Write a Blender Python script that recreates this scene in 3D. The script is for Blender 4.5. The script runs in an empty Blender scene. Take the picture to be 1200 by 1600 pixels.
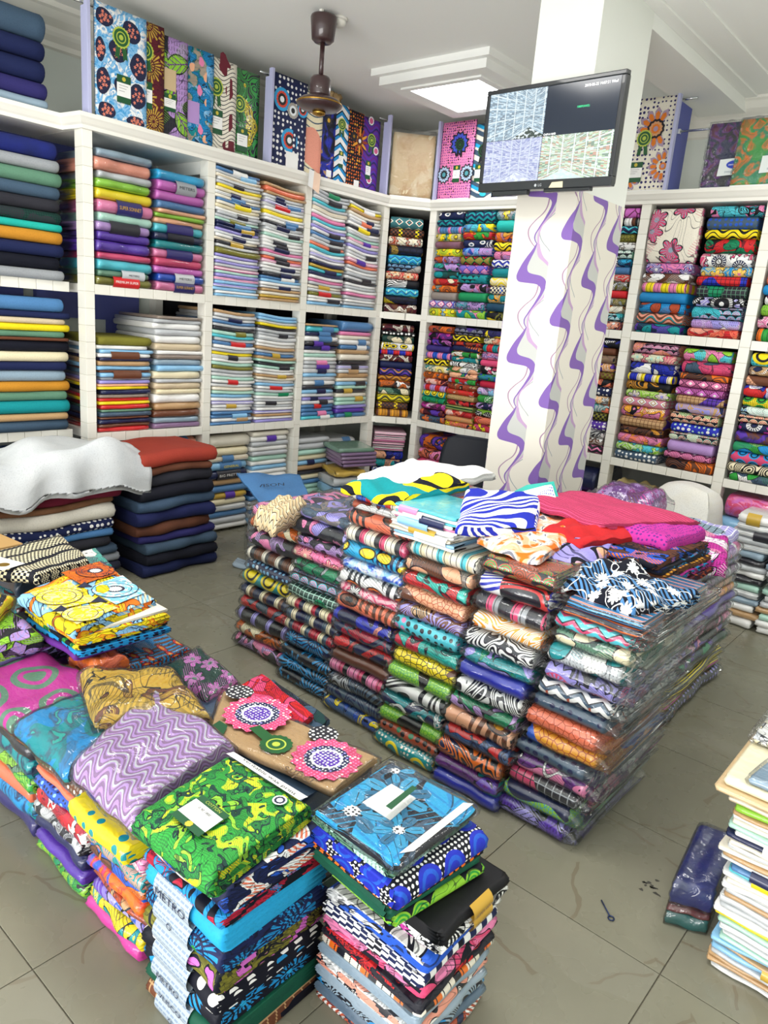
import bpy, math, random
import numpy as np
from mathutils import Vector, Matrix

scene = bpy.context.scene
C = scene.collection
PI = math.pi

# ------------------------------------------------------------------ camera
f_px, pitch, roll, yaw = 1157.48, math.radians(14.663), math.radians(4.8926), math.radians(39.7855)
fw = Vector((math.cos(yaw)*math.cos(pitch), math.sin(yaw)*math.cos(pitch), -math.sin(pitch)))
rt = Vector((math.sin(yaw), -math.cos(yaw), 0)); up = rt.cross(fw)
rt2 = math.cos(roll)*rt + math.sin(roll)*up; up2 = -math.sin(roll)*rt + math.cos(roll)*up
cam_d = bpy.data.cameras.new('camera'); cam = bpy.data.objects.new('camera', cam_d); C.objects.link(cam)
cam_d.sensor_fit = 'HORIZONTAL'; cam_d.sensor_width = 36; cam_d.lens = 36*f_px/1200
cam_d.clip_start = 0.05
cam.matrix_world = Matrix(((rt2.x, up2.x, -fw.x, 0), (rt2.y, up2.y, -fw.y, 0), (rt2.z, up2.z, -fw.z, 1.71), (0, 0, 0, 1)))
scene.camera = cam

# ------------------------------------------------------------------ world, lights, exposure
w = bpy.data.worlds.new('world'); scene.world = w; w.use_nodes = True
w.node_tree.nodes['Background'].inputs[0].default_value = (0.93, 0.97, 1, 1)
w.node_tree.nodes['Background'].inputs[1].default_value = 1.1
vs = scene.view_settings
vs.view_transform = 'Standard'; vs.look = 'None'; vs.gamma = 1; vs.use_curve_mapping = False; vs.exposure = 0.27
def area(name, loc, target, sx, sy, watts, col):
    d = bpy.data.lights.new(name, 'AREA'); d.shape = 'RECTANGLE'; d.size = sx; d.size_y = sy; d.energy = watts; d.color = col
    o = bpy.data.objects.new(name, d); C.objects.link(o); o.location = loc
    o.rotation_euler = (Vector(target)-Vector(loc)).to_track_quat('-Z', 'Y').to_euler(); return o
area('shopfront_daylight', (-2.4, 0.8, 1.0), (0.2, 1.1, 3.4), 4.5, 2.0, 230, (1, .98, .95))
area('added_overhead_light', (1.6, 1.2, 3.36), (1.6, 1.2, 0), .9, .9, 34, (1, .99, .96))  # this and the next two are unseen lamps, added for overhead light
area('added_overhead_light', (1.6, 3.2, 3.36), (1.6, 3.2, 0), .6, .6, 16, (1, .99, .96))
area('added_overhead_light', (4.2, 0.2, 3.36), (4.2, 0.2, 0), .8, .8, 24, (1, .99, .96))

rng = random.Random(11)
nrng = np.random.default_rng(11)

# ------------------------------------------------------------------ colours
HEX = dict(white='f2f2f0', ivory='ece6d6', cream='ebe0bd', beige='d6c4a4', tan='bf9a6e', taupe='8d7f74', brown='6b3f2a', rust='b1492a',
  coral='ee7d5c', salmon='e79a84', peach='f2b48e', orange='e8721c', amber='eda62f', ochre='c98a2a', mustard='c9a53e', yellow='f4dc1e', lime='8fc93a',
  green='2f9a3c', sage='5f8a72', emerald='128a5c', olive='7d7a2c', mint='b5dfcf', aqua='52c6d6', teal='0f8f96', turquoise='21b3a6', cyan='27a9dc',
  sky='8cc3ea', azure='1f8fcf', blue='2458c4', royal='2230b4', navy='18224d', slate='42586e', grey='9a9ea3', silver='c2c6ca', charcoal='2b2b33', black='101014',
  lilac='b692cf', lavender='9d95dc', violet='5a35a8', purple='6a2a86', plum='6d2b52', magenta='c2349a', pink='ea86b4', rose='d84a76', crimson='b81f3c',
  red='d2272b', maroon='5c1826', khaki='b3a472', gold='c59b35', indigo='2e2a66', steel='4f81b4', denim='3a5e96', forest='123d34', bluegrey='8fa5b6',
  orchid='d06cc4', mauve='8d6f94', wine='7a1d38', sand='cdb48c', brick='96342a', ink='0c0f1e')
def lin(h):
    r = [int(h[i:i+2], 16)/255 for i in (0, 2, 4)]
    return tuple(v/12.92 if v <= .04045 else ((v+.055)/1.055)**2.4 for v in r)
COL = {k: lin(v) for k, v in HEX.items()}
def col(c):
    if isinstance(c, str): return (*COL[c], 1) if c in COL else (*lin(c), 1)
    return (*c, 1)

# ------------------------------------------------------------------ shader expression helpers
class T: nt = None
def node(t, **kw):
    n = T.nt.nodes.new(t)
    for k, v in kw.items(): setattr(n, k, v)
    return n
def put(sock, v):
    if isinstance(v, V): v = v.s
    if isinstance(v, bpy.types.NodeSocket): T.nt.links.new(v, sock)
    else: sock.default_value = v
class V:
    def __init__(self, s): self.s = s
    def __add__(a, b): return mth('ADD', a, b)
    __radd__ = __add__
    def __sub__(a, b): return mth('SUBTRACT', a, b)
    def __rsub__(a, b): return mth('SUBTRACT', b, a)
    def __mul__(a, b): return mth('MULTIPLY', a, b)
    __rmul__ = __mul__
    def __truediv__(a, b): return mth('DIVIDE', a, b)
    def __lt__(a, b): return mth('LESS_THAN', a, b)
    def __gt__(a, b): return mth('GREATER_THAN', a, b)
def mth(op, a, b=None, c=None):
    n = node('ShaderNodeMath', operation=op); put(n.inputs[0], a)
    if b is not None: put(n.inputs[1], b)
    if c is not None: put(n.inputs[2], c)
    return V(n.outputs[0])
def sin(a): return mth('SINE', a)
def absv(a): return mth('ABSOLUTE', a)
def fract(a): return mth('FRACT', a)
def vmax(a, b): return mth('MAXIMUM', a, b)
def vmin(a, b): return mth('MINIMUM', a, b)
def mixc(f, a, b):
    n = node('ShaderNodeMix', data_type='RGBA'); put(n.inputs[0], f)
    put(n.inputs[6], col(a) if not isinstance(a, V) else a); put(n.inputs[7], col(b) if not isinstance(b, V) else b)
    return V(n.outputs[2])
def vec(x, y):
    n = node('ShaderNodeCombineXYZ'); put(n.inputs[0], x); put(n.inputs[1], y); return V(n.outputs[0])
def noise(x, y, s, detail=1.0, dist=0.0):
    n = node('ShaderNodeTexNoise', noise_dimensions='2D'); put(n.inputs['Vector'], vec(x, y)); n.inputs['Scale'].default_value = s
    n.inputs['Detail'].default_value = detail; n.inputs['Distortion'].default_value = dist; return V(n.outputs[0])
def cells(x, y, s, rnd=.7):
    n = node('ShaderNodeTexVoronoi', voronoi_dimensions='2D'); put(n.inputs['Vector'], vec(x, y)); n.inputs['Scale'].default_value = s
    n.inputs['Randomness'].default_value = rnd
    p = node('ShaderNodeSeparateXYZ'); put(p.inputs[0], n.outputs['Position'])
    lx = (x-V(p.outputs[0]))*s; ly = (y-V(p.outputs[1]))*s
    q = node('ShaderNodeSeparateColor'); put(q.inputs[0], n.outputs['Color'])
    return lx, ly, V(n.outputs['Distance']), V(q.outputs[0]), V(q.outputs[1])
def edges(x, y, s, rnd=1.0):
    n = node('ShaderNodeTexVoronoi', voronoi_dimensions='2D', feature='DISTANCE_TO_EDGE'); put(n.inputs['Vector'], vec(x, y))
    n.inputs['Scale'].default_value = s; n.inputs['Randomness'].default_value = rnd; return V(n.outputs['Distance'])
def stripes(t): return sin(t*(2*PI)) > 0

# ---- prints: every one takes coordinates in metres and a palette, and gives a colour
def p_plain(x, y, c, k):
    return mixc(noise(x, y, 9, 2)*.35, c[0], c[1] if len(c) > 1 and c[1] != c[0] else c[0])
def p_flower(x, y, c, k):
    lx, ly, r, a, b = cells(x, y, 8*k, .75)
    th = mth('ARCTAN2', ly, lx)
    pet = .22+.2*absv(sin(th*3+a*6))
    base = mixc(stripes(r*5+noise(x, y, 14*k)*2) * .45, c[0], c[3])
    o = mixc(r < pet+.05, base, 'ink'); o = mixc(r < pet, o, c[1])
    o = mixc((r < pet) * (sin(th*18) > .55), o, c[2]); return mixc(r < .1, o, c[2])
def p_burst(x, y, c, k):
    lx, ly, r, a, b = cells(x, y, 5*k, .5)
    th = mth('ARCTAN2', ly, lx)
    base = mixc(stripes(noise(x, y, 7*k)*9)*.5, c[0], c[3])
    o = mixc(r < .5+.06*sin(th*14), base, 'ink'); o = mixc(r < .46+.06*sin(th*14), o, c[1])
    o = mixc((r < .4)*(sin(th*28) > 0), o, c[3]); o = mixc(r < .28, o, c[2]); o = mixc((r < .26)*(sin(th*16) > .3), o, c[1])
    o = mixc(r < .13, o, 'ink'); return mixc(r < .09, o, c[3])
def p_leaf(x, y, c, k):
    lx, ly, r, a, b = cells(x, y, 7*k, .8)
    ca = mth('COSINE', a*6.283); sa = sin(a*6.283); u = lx*ca+ly*sa; v = ly*ca-lx*sa
    rim = .26*(1-(u*u)*5.2)
    base = mixc(noise(x, y, 6*k) > .53, c[0], c[2])
    base = mixc((fract(x*70*k) < .35)*(fract(y*40*k) < .6)*.5, base, 'ink')
    o = mixc(absv(v) < rim+.045, base, 'ink'); o = mixc(absv(v) < rim, o, c[1])
    vein = vmax(absv(v) < .02, sin((u*9-absv(v)*12)*3) > .8)
    return mixc((absv(v) < rim)*vein, o, c[3])
def p_blob(x, y, c, k):
    n1 = noise(x, y, 8*k, .6, .8); n2 = noise(x+3.3, y+1.7, 9*k, .4, 1.2)
    o = mixc(stripes(y*60*k+n1*6)*.35, c[0], 'ink'); o = mixc(n1 > .52, o, 'ink'); o = mixc(n1 > .54, o, c[1])
    o = mixc((n1 > .62)*(stripes((x+y)*55*k)), o, c[3]); o = mixc(n2 > .59, o, 'ink'); o = mixc(n2 > .61, o, c[2])
    return mixc((n2 > .68)*stripes(n2*40), o, c[0])
def p_crackle(x, y, c, k):
    e = edges(x, y, 42*k); n1 = noise(x, y, 5*k, .2)
    o = mixc(e < .07, c[0], c[1]); return mixc(n1 > .66, o, c[2])
def p_dots(x, y, c, k):
    lx, ly, r, a, b = cells(x, y, 26*k, .35); n1 = noise(x, y, 4*k, 0)
    o = mixc(r < .16+.2*n1, c[0], c[1]); return mixc((b > .82)*(r < .34), o, c[2])
def p_bigdots(x, y, c, k):
    lx, ly, r, a, b = cells(x, y, 11*k, .15)
    sx, sy, sr, sa_, sb = cells(x, y, 78*k, .1)
    o = mixc(sr < .3, c[0], c[1]); o = mixc(r < .42, o, c[2]); o = mixc(r < .3, o, c[3]); o = mixc(r < .2, o, c[2]); return o
def p_stripe(x, y, c, k):
    t = x*8*k+.25*noise(x, y, 3); n = fract(t)
    o = mixc(n > .3, c[0], c[1]); o = mixc(n > .55, o, c[2]); o = mixc(n > .8, o, c[0])
    return mixc(absv(fract(t*4)-.5) < .06, o, 'ink')
def p_lines(x, y, c, k):
    t = (y+.02*sin(x*40*k)+.012*noise(x, y, 5))*44*k; o = mixc(absv(fract(t)-.5) < .1, c[0], c[1]); return mixc(noise(x+2, y, 5*k, 0) > .66, o, c[2])
def p_fine(x, y, c, k):
    t = y*75*k+.6*noise(x, y, 5); o = mixc(stripes(t), c[0], c[1]); return mixc(fract(t*.31) > .75, o, c[2])
def p_wave(x, y, c, k):
    t = (y+.022*sin(x*42*k)+.02*noise(x, y, 4))*24*k; o = mixc(stripes(t), c[0], c[1]); return mixc(fract(t*.5+.2) > .82, o, c[2])
def p_zig(x, y, c, k):
    z = absv(fract(x*11*k)-.5); t = y*22*k+z*1.4; o = mixc(stripes(t), c[0], c[1]); o = mixc(fract(t) > .85, o, 'ink')
    return mixc((fract(x*11*k) < .12)*(fract(t*.5) < .3), o, c[2])
def p_grid(x, y, c, k):
    g = vmax(fract(x*30*k) < .14, fract(y*30*k) < .14); n1 = noise(x, y, 5*k, 0)
    o = mixc(g, c[0], c[1]); o = mixc(n1 > .6, o, c[2]); return mixc((n1 > .6)*g, o, 'ink')
def p_check(x, y, c, k):
    a = fract(x*24*k) < .5; b = fract(y*24*k) < .5; x2 = absv(a-b)
    o = mixc(x2, c[0], c[1]); return mixc((fract(x*6*k) < .22)*(1-x2), o, c[2])
def p_scale(x, y, c, k):
    s = 15*k; row = mth('FLOOR', y*s*1.6); fx = fract(x*s+row*.5)-.5; fy = fract(y*s*1.6)
    r = mth('SQRT', fx*fx+fy*fy*.4); o = mixc(stripes(r*6), c[0], c[1]); o = mixc(r > .5, o, 'ink')
    return mixc(noise(x, y, 5*k, 0) > .6, o, mixc(stripes(r*6), c[2], c[0]))
def p_diamond(x, y, c, k):
    u = absv(fract(x*10*k)-.5); v = absv(fract(y*12*k)-.5); r = u+v
    o = mixc(r < .46, c[0], 'ink'); o = mixc(r < .42, o, c[1]); o = mixc(r < .28, o, c[2]); o = mixc(r < .16, o, c[3])
    return mixc((r > .52)*(fract(x*80*k) < .4), o, c[2])
def p_swirl(x, y, c, k):
    n1 = noise(x, y, 4.5*k, .3, 1.5); t = n1*11; o = mixc(stripes(t), c[0], c[1]); o = mixc(noise(x+5, y, 4*k, 0) > .62, o, mixc(stripes(t), c[2], 'ink'))
    return o
def p_tie(x, y, c, k):
    n1 = noise(x, y, 6*k, 3, 1.2); n2 = noise(x+2, y+4, 9*k, 3, 2.0)
    o = mixc(n1 > .5, c[0], c[1]); o = mixc(mth('SMOOTH_MIN', 1.0, vmax(0.0, (n2-.45)*5), .1), o, c[2]); return mixc((n2 > .66)*.8, o, c[3])
def p_eye(x, y, c, k):
    lx, ly, r, a, b = cells(x, y, 9*k, .55); rr = mth('SQRT', lx*lx*.9+ly*ly*2.6)
    base = mixc(stripes(x*34*k+noise(x, y, 6)*1.5)*(noise(x+9, y, 5, 0) > .5), c[0], c[3])
    o = mixc(rr < .36, base, 'ink'); o = mixc(rr < .29, o, c[1]); return mixc(rr < .15, o, c[2])
def p_spiky(x, y, c, k):
    lx, ly, r, a, b = cells(x, y, 6*k, .6); th = mth('ARCTAN2', ly, lx)
    pet = .3+.16*absv(sin(th*6)); o = mixc((sin(th*24+r*4) > -.1)*(r < pet+.12), c[0], c[1])
    o = mixc(r < .24, o, c[0]); o = mixc((r < .2)*(sin(th*12) > 0), o, c[1]); return mixc(r < .06, o, c[2])
def p_batik(x, y, c, k):
    lx, ly, r, a, b = cells(x, y, 13*k, .9); th = mth('ARCTAN2', ly, lx)
    o = mixc(stripes((x*.6+y)*46*k)*(noise(x, y, 5, 0) > .5), c[0], c[1]); o = mixc(r < .16+.16*absv(sin(th*4)), o, c[2])
    o = mixc(absv(noise(x, y, 20*k, 0)-.5) < .025, o, c[2]); return mixc(noise(x+4, y, 3, 0) > .64, o, mixc(stripes((x+y)*60), c[3], c[0]))
PRINTS = {n[2:]: g for n, g in list(globals().items()) if n.startswith('p_')}
WORD = dict(plain='plain', flower='flower-print', burst='sunburst-print', leaf='leaf-print', blob='abstract-print', crackle='crackle-print', dots='dotted',
  bigdots='dot-and-disc', stripe='banded', fine='finely striped', wave='wavy-striped', lines='wavy-lined', zig='zigzag', grid='grid-checked', check='chequered', scale='scale-print', diamond='diamond-print',
  swirl='swirl-print', tie='tie-dyed', eye='teardrop-print', spiky='spiky-leaf', batik='batik')

MATS = {}
def start(name):
    m = bpy.data.materials.new(name); m.use_nodes = True; T.nt = m.node_tree
    return m, m.node_tree.nodes['Principled BSDF']
def cloth(spec, fin='cloth', k=1.0, offset=True):
    """a printed cloth; fin: cloth, wax (starched), bag (in tight clear film)"""
    key = (spec, fin, k, offset)
    if key in MATS: return MATS[key]
    tok = spec.split(); pat, c = tok[0], tok[1:]
    if pat != 'plain':
        fill = ['white', 'ink', 'cream', 'slate'] if len(c) < 2 else [c[1], 'white', 'ink', 'white']
        c = (c+fill)[:max(4, len(c))]
    m, bs = start('cloth_'+'_'.join(tok))
    uv = node('ShaderNodeUVMap'); s = node('ShaderNodeSeparateXYZ'); put(s.inputs[0], uv.outputs[0])
    x, y = V(s.outputs[0]), V(s.outputs[1])
    if offset:
        oi = node('ShaderNodeObjectInfo'); r = V(oi.outputs['Random']); x = x+r*7.31; y = y+fract(r*37.7)*5.17
    c4 = PRINTS[pat](x, y, c, k*1.15 if offset else k)
    if pat in ('blob', 'leaf', 'flower', 'burst', 'eye', 'spiky', 'scale'):
        ln = absv(fract(noise(x+1.3, y+2.1, 7*k, 1, .5)*9)-.5) < .045
        c4 = mixc(ln*(.5 if fin == 'bag' else .75), c4, 'ink'); c4 = mixc((absv(fract((x*.5+y)*95*k)-.5) < .1)*(noise(x+6, y, 8*k, 0) > .56)*.75, c4, c[1] if pat in ('leaf', 'flower') else 'ink')
    tone = noise(x, y, 130, 2); c4 = mixc((tone-.5)*.5, c4, 'ink') if fin != 'bag' else c4
    put(bs.inputs['Base Color'], c4)
    bs.inputs['Roughness'].default_value = {'cloth': .85, 'wax': .6, 'bag': .5}[fin]
    bs.inputs['Specular IOR Level'].default_value = .3
    b = node('ShaderNodeBump'); b.inputs['Strength'].default_value = {'cloth': .22, 'wax': .15, 'bag': .2}[fin]; b.inputs['Distance'].default_value = .01
    put(b.inputs['Height'], noise(x, y, 16 if fin != 'bag' else 22, 3, .4 if fin != 'bag' else 1.6)); put(bs.inputs['Normal'], b.outputs[0])
    if fin == 'bag':
        bs.inputs['Coat Weight'].default_value = 1.0; bs.inputs['Coat Roughness'].default_value = .07; put(bs.inputs['Coat Normal'], b.outputs[0])
    MATS[key] = m; return m
def flat(name, c, rough=.6, metal=0, coat=0, emit=0, spec=.5):
    key = ('flat', name)
    if key in MATS: return MATS[key]
    m, bs = start(name); bs.inputs['Base Color'].default_value = col(c); bs.inputs['Roughness'].default_value = rough
    bs.inputs['Metallic'].default_value = metal; bs.inputs['Coat Weight'].default_value = coat; bs.inputs['Specular IOR Level'].default_value = spec
    if emit: bs.inputs['Emission Color'].default_value = col(c); bs.inputs['Emission Strength'].default_value = emit
    MATS[key] = m; return m
def film(name='clear_film', haze=.05, rough=.12, gl=.5, scale=24, bump=.35):
    haze *= .25
    key = ('film', name)
    if key in MATS: return MATS[key]
    m, bs = start(name); nt = m.node_tree; nt.nodes.remove(bs); out = nt.nodes['Material Output']
    tc = node('ShaderNodeTexCoord'); nz = node('ShaderNodeTexNoise'); mp = node('ShaderNodeMapping'); mp.inputs['Rotation'].default_value = (0, 0, .6); mp.inputs['Scale'].default_value = (1.5, .35, 1.2); put(mp.inputs[0], tc.outputs['Object']); put(nz.inputs['Vector'], mp.outputs[0]); nz.inputs['Scale'].default_value = scale
    nz.inputs['Detail'].default_value = 3; nz.inputs['Distortion'].default_value = 1.5
    b = node('ShaderNodeBump'); b.inputs['Strength'].default_value = bump; b.inputs['Distance'].default_value = .02; put(b.inputs['Height'], nz.outputs[0])
    tr = node('ShaderNodeBsdfTransparent'); tr.inputs[0].default_value = (.97, .98, .98, 1)
    g = node('ShaderNodeBsdfGlossy'); g.inputs['Roughness'].default_value = rough; put(g.inputs['Normal'], b.outputs[0])
    df = node('ShaderNodeBsdfDiffuse'); df.inputs[0].default_value = (.8, .83, .85, 1)
    lw = node('ShaderNodeLayerWeight'); lw.inputs[0].default_value = .3; put(lw.inputs['Normal'], b.outputs[0])
    m1 = node('ShaderNodeMixShader'); m1.inputs[0].default_value = haze; put(m1.inputs[1], tr.outputs[0]); put(m1.inputs[2], df.outputs[0])
    m2 = node('ShaderNodeMixShader'); put(m2.inputs[0], V(lw.outputs['Fresnel'])*gl+.035); put(m2.inputs[1], m1.outputs[0]); put(m2.inputs[2], g.outputs[0])
    put(out.inputs[0], m2.outputs[0]); MATS[key] = m; return m

# ------------------------------------------------------------------ mesh helpers
TOPO = {}
def topo(nx, ny, nz):
    if (nx, ny, nz) in TOPO: return TOPO[(nx, ny, nz)]
    I, J, K = np.meshgrid(range(nx+1), range(ny+1), range(nz+1), indexing='ij')
    mk = (I == 0) | (I == nx) | (J == 0) | (J == ny) | (K == 0) | (K == nz)
    ids = np.full(mk.shape, -1); ids[mk] = np.arange(mk.sum())
    def quads(g, flip):
        q = np.stack([g[:-1, :-1], g[1:, :-1], g[1:, 1:], g[:-1, 1:]], -1).reshape(-1, 4)
        return q[:, ::-1] if flip else q
    F = [quads(ids[:, :, 0], True), quads(ids[:, :, nz], False), quads(ids[:, 0, :], False), quads(ids[:, ny, :], True), quads(ids[0], True), quads(ids[nx], False)]
    TOPO[(nx, ny, nz)] = (mk, F); return TOPO[(nx, ny, nz)]
def spread(n, e=.035):
    a = np.linspace(-1, 1, n-1); return np.concatenate([[-1, -1+e], a[1:-1], [1-e, 1]])
def block(w, d, h, nx=10, ny=4, nz=6, rf=None, rb=None, rs=None, rc=.012, corr=0, amp=0, seed=0, deform=None, flatz=False):
    """a soft folded block: rounded front and back folds, corrugated sides. origin: bottom centre"""
    rf = h/2 if rf is None else rf; rb = min(rf, .5*h) if rb is None else rb; rs = .3*min(rf, .03) if rs is None else rs
    mk, F = topo(nx, ny, nz); r = np.random.default_rng(seed)
    sx = spread(nx); ty = np.concatenate([[0, .04], np.linspace(0, 1, ny)[1:]]) if ny > 2 else np.linspace(0, 1, ny+1)
    ph = np.linspace(-PI/2, PI/2, nz+1); zz = h/2*(1+np.sin(ph)); ins = 1-np.cos(ph)
    if flatz: zz = np.linspace(0, h, nz+1); ins = np.where((np.arange(nz+1) == 0) | (np.arange(nz+1) == nz), 1.0, 0.0)
    yf = -d/2+rf*ins; yb = d/2-rb*ins; xs = w/2-rs*ins-corr*(np.arange(nz+1) % 2)*(np.arange(nz+1) < nz)
    X = sx[:, None, None]*xs[None, None, :]+0*ty[None, :, None]
    Y = yf[None, None, :]+(yb-yf)[None, None, :]*ty[None, :, None]+0*sx[:, None, None]
    Z = zz[None, None, :]+0*X
    end = (np.abs(sx) > .999)[:, None, None]; Y = Y+np.where(end & (ty < .02)[None, :, None], rc, 0)
    arc = np.concatenate([[0], np.cumsum(np.hypot(np.diff(yf), np.diff(zz)))])
    flatv = lambda A: A[mk]
    x, y, z = flatv(X), flatv(Y), flatv(Z)
    AR = flatv(np.broadcast_to(arc[None, None, :], X.shape)); JF = flatv(np.broadcast_to((Y-yf[None, None, :]), X.shape))
    uvs = [np.stack([x, -JF], 1), np.stack([x, arc[-1]+JF], 1), np.stack([x, AR], 1), np.stack([x, z], 1), np.stack([y, z*3], 1), np.stack([y, z*3+.3], 1)]
    P = np.stack([x, y, z], 1)
    if amp:
        a = r.uniform(-1, 1, 8); kx = 2*PI/max(w, .1)
        P[:, 1] += amp*(a[0]*np.sin(kx*x+a[1]*3)+.6*a[2]*np.sin(2.3*kx*x+a[3]*3))*(1-np.clip((y+d/2)/d, 0, 1))
        P[:, 0] += amp*(.8*a[4]+.8*a[5]*np.sin(y*9+a[6]*3))
    if deform is not None: P = deform(P)
    return P, F, uvs
def mesh(name, P, F, uvs=None, smooth=True, mi=None):
    me = bpy.data.meshes.new(name)
    q = np.concatenate(F); n = len(q)
    me.vertices.add(len(P)); me.vertices.foreach_set('co', np.ascontiguousarray(P, dtype=np.float32).ravel())
    me.loops.add(n*4); me.loops.foreach_set('vertex_index', q.ravel().astype(np.int32))
    me.polygons.add(n); me.polygons.foreach_set('loop_start', np.arange(0, n*4, 4, dtype=np.int32)); me.polygons.foreach_set('loop_total', np.full(n, 4, np.int32))
    if uvs is not None:
        u = np.concatenate([uv[f].reshape(-1, 2) for uv, f in zip(uvs, F)])
        me.uv_layers.new(name='UVMap').data.foreach_set('uv', u.astype(np.float32).ravel())
    me.polygons.foreach_set('use_smooth', np.full(n, smooth))
    if mi is not None: me.polygons.foreach_set('material_index', np.asarray(mi, np.int32))
    me.update(calc_edges=True); return me
def put_obj(name, me, mats=(), parent=None, loc=(0, 0, 0), rz=0.0, rot=None):
    o = bpy.data.objects.new(name, me); C.objects.link(o)
    if me is not None:
        for m in (mats if isinstance(mats, (list, tuple)) else [mats]): me.materials.append(m)
    o.location = loc; o.rotation_euler = rot if rot else (0, 0, rz)
    if parent: o.parent = parent
    return o
SEEN = {}
def tag(o, label, cat, group=None):
    n = len(label.split())
    if n > 16 or n < 4 or label in SEEN: print('LABEL?', n, label)
    SEEN[label] = 1; o['label'] = label; o['category'] = cat
    if group: o['group'] = group
    return o
def struct(o): o['kind'] = 'structure'; return o
def empty(name, loc=(0, 0, 0), rz=0): return put_obj(name, None, (), None, loc, rz)
def raw(name, verts, faces, mats, parent=None, loc=(0, 0, 0), rz=0, rot=None, smooth=False, mi=None, uv=None):
    me = bpy.data.meshes.new(name); me.from_pydata([tuple(v) for v in verts], [], [tuple(f) for f in faces])
    if mi is not None: me.polygons.foreach_set('material_index', mi)
    if uv is not None:
        l = me.uv_layers.new(name='UVMap')
        for p in me.polygons:
            for li in p.loop_indices: l.data[li].uv = uv[me.loops[li].vertex_index]
    if smooth: me.polygons.foreach_set('use_smooth', [True]*len(me.polygons))
    me.update(); return put_obj(name, me, mats, parent, loc, rz, rot)
BF = [(0, 3, 2, 1), (4, 5, 6, 7), (0, 1, 5, 4), (1, 2, 6, 5), (2, 3, 7, 6), (3, 0, 4, 7)]
def box(name, lo, hi, mat, parent=None, bev=0, **kw):
    x0, y0, z0 = lo; x1, y1, z1 = hi
    if not bev: return raw(name, [(x0, y0, z0), (x1, y0, z0), (x1, y1, z0), (x0, y1, z0), (x0, y0, z1), (x1, y0, z1), (x1, y1, z1), (x0, y1, z1)], BF, mat, parent, **kw)
    import bmesh
    bm = bmesh.new(); vs_ = [bm.verts.new(v) for v in [(x0, y0, z0), (x1, y0, z0), (x1, y1, z0), (x0, y1, z0), (x0, y0, z1), (x1, y0, z1), (x1, y1, z1), (x0, y1, z1)]]
    for q in BF: bm.faces.new([vs_[i] for i in q])
    bmesh.ops.bevel(bm, geom=bm.edges[:], offset=bev, segments=2, profile=.6, affect='EDGES')
    me = bpy.data.meshes.new(name); bm.to_mesh(me); bm.free(); return put_obj(name, me, mat, parent, **kw)
def lathe(name, prof, mat, parent=None, loc=(0, 0, 0), n=28, rot=None):
    vs_, fs = [], []
    for r, z in prof:
        for i in range(n): vs_.append((r*math.cos(2*PI*i/n), r*math.sin(2*PI*i/n), z))
    for k in range(len(prof)-1):
        for i in range(n): fs.append((k*n+i, k*n+(i+1) % n, (k+1)*n+(i+1) % n, (k+1)*n+i))
    fs.append(tuple(range(n))[::-1]); fs.append(tuple((len(prof)-1)*n+i for i in range(n)))
    return raw(name, vs_, fs, mat, parent, loc, smooth=True, rot=rot)
def tube(name, pts, r, mat, parent=None, n=8):
    vs_, fs = [], []; pts = [Vector(p) for p in pts]
    for i, p in enumerate(pts):
        t = (pts[min(i+1, len(pts)-1)]-pts[max(i-1, 0)]).normalized(); a = t.orthogonal().normalized(); b = t.cross(a)
        for k in range(n): vs_.append(p+r*(math.cos(2*PI*k/n)*a+math.sin(2*PI*k/n)*b))
    for i in range(len(pts)-1):
        for k in range(n): fs.append((i*n+k, i*n+(k+1) % n, (i+1)*n+(k+1) % n, (i+1)*n+k))
    fs.append(tuple(range(n))[::-1]); fs.append(tuple((len(pts)-1)*n+k for k in range(n)))
    return raw(name, vs_, fs, mat, parent, smooth=True)
def words(txt, size, mat, parent, loc, rot, name='lettering', wide=None):
    cu = bpy.data.curves.new('t', 'FONT'); cu.body = txt; cu.size = size; cu.align_x = 'CENTER'; cu.align_y = 'CENTER'; cu.resolution_u = 2
    t = bpy.data.objects.new('t', cu); C.objects.link(t); bpy.context.view_layer.update()
    me = bpy.data.meshes.new_from_object(t.evaluated_get(bpy.context.evaluated_depsgraph_get()))
    bpy.data.objects.remove(t); bpy.data.curves.remove(cu); me.name = name
    o = put_obj(name, me, mat, parent, loc, rot=rot)
    if wide:
        xs = [v.co.x for v in me.vertices]; s = wide/(max(xs)-min(xs)); o.scale = (s, 1, 1)
    return o
ORD = ['top', 'second', 'third', 'fourth', 'fifth', 'sixth', 'seventh', 'eighth', 'ninth', 'tenth', 'eleventh', 'twelfth', 'thirteenth', 'fourteenth', 'fifteenth', 'sixteenth', 'seventeenth',
  'eighteenth', 'nineteenth', 'twentieth'] + ['twenty-'+x for x in ('first', 'second', 'third', 'fourth', 'fifth', 'sixth', 'seventh', 'eighth', 'ninth')] + ['thirtieth'] + \
  ['thirty-'+x for x in ('first', 'second', 'third', 'fourth', 'fifth', 'sixth', 'seventh', 'eighth', 'ninth')] + ['fortieth']
NICE = dict(royal='royal-blue', steel='steel-blue', denim='denim-blue', bluegrey='blue-grey', slate='slate-blue', ink='black')
def nice(c): return NICE.get(c, c)

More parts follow.
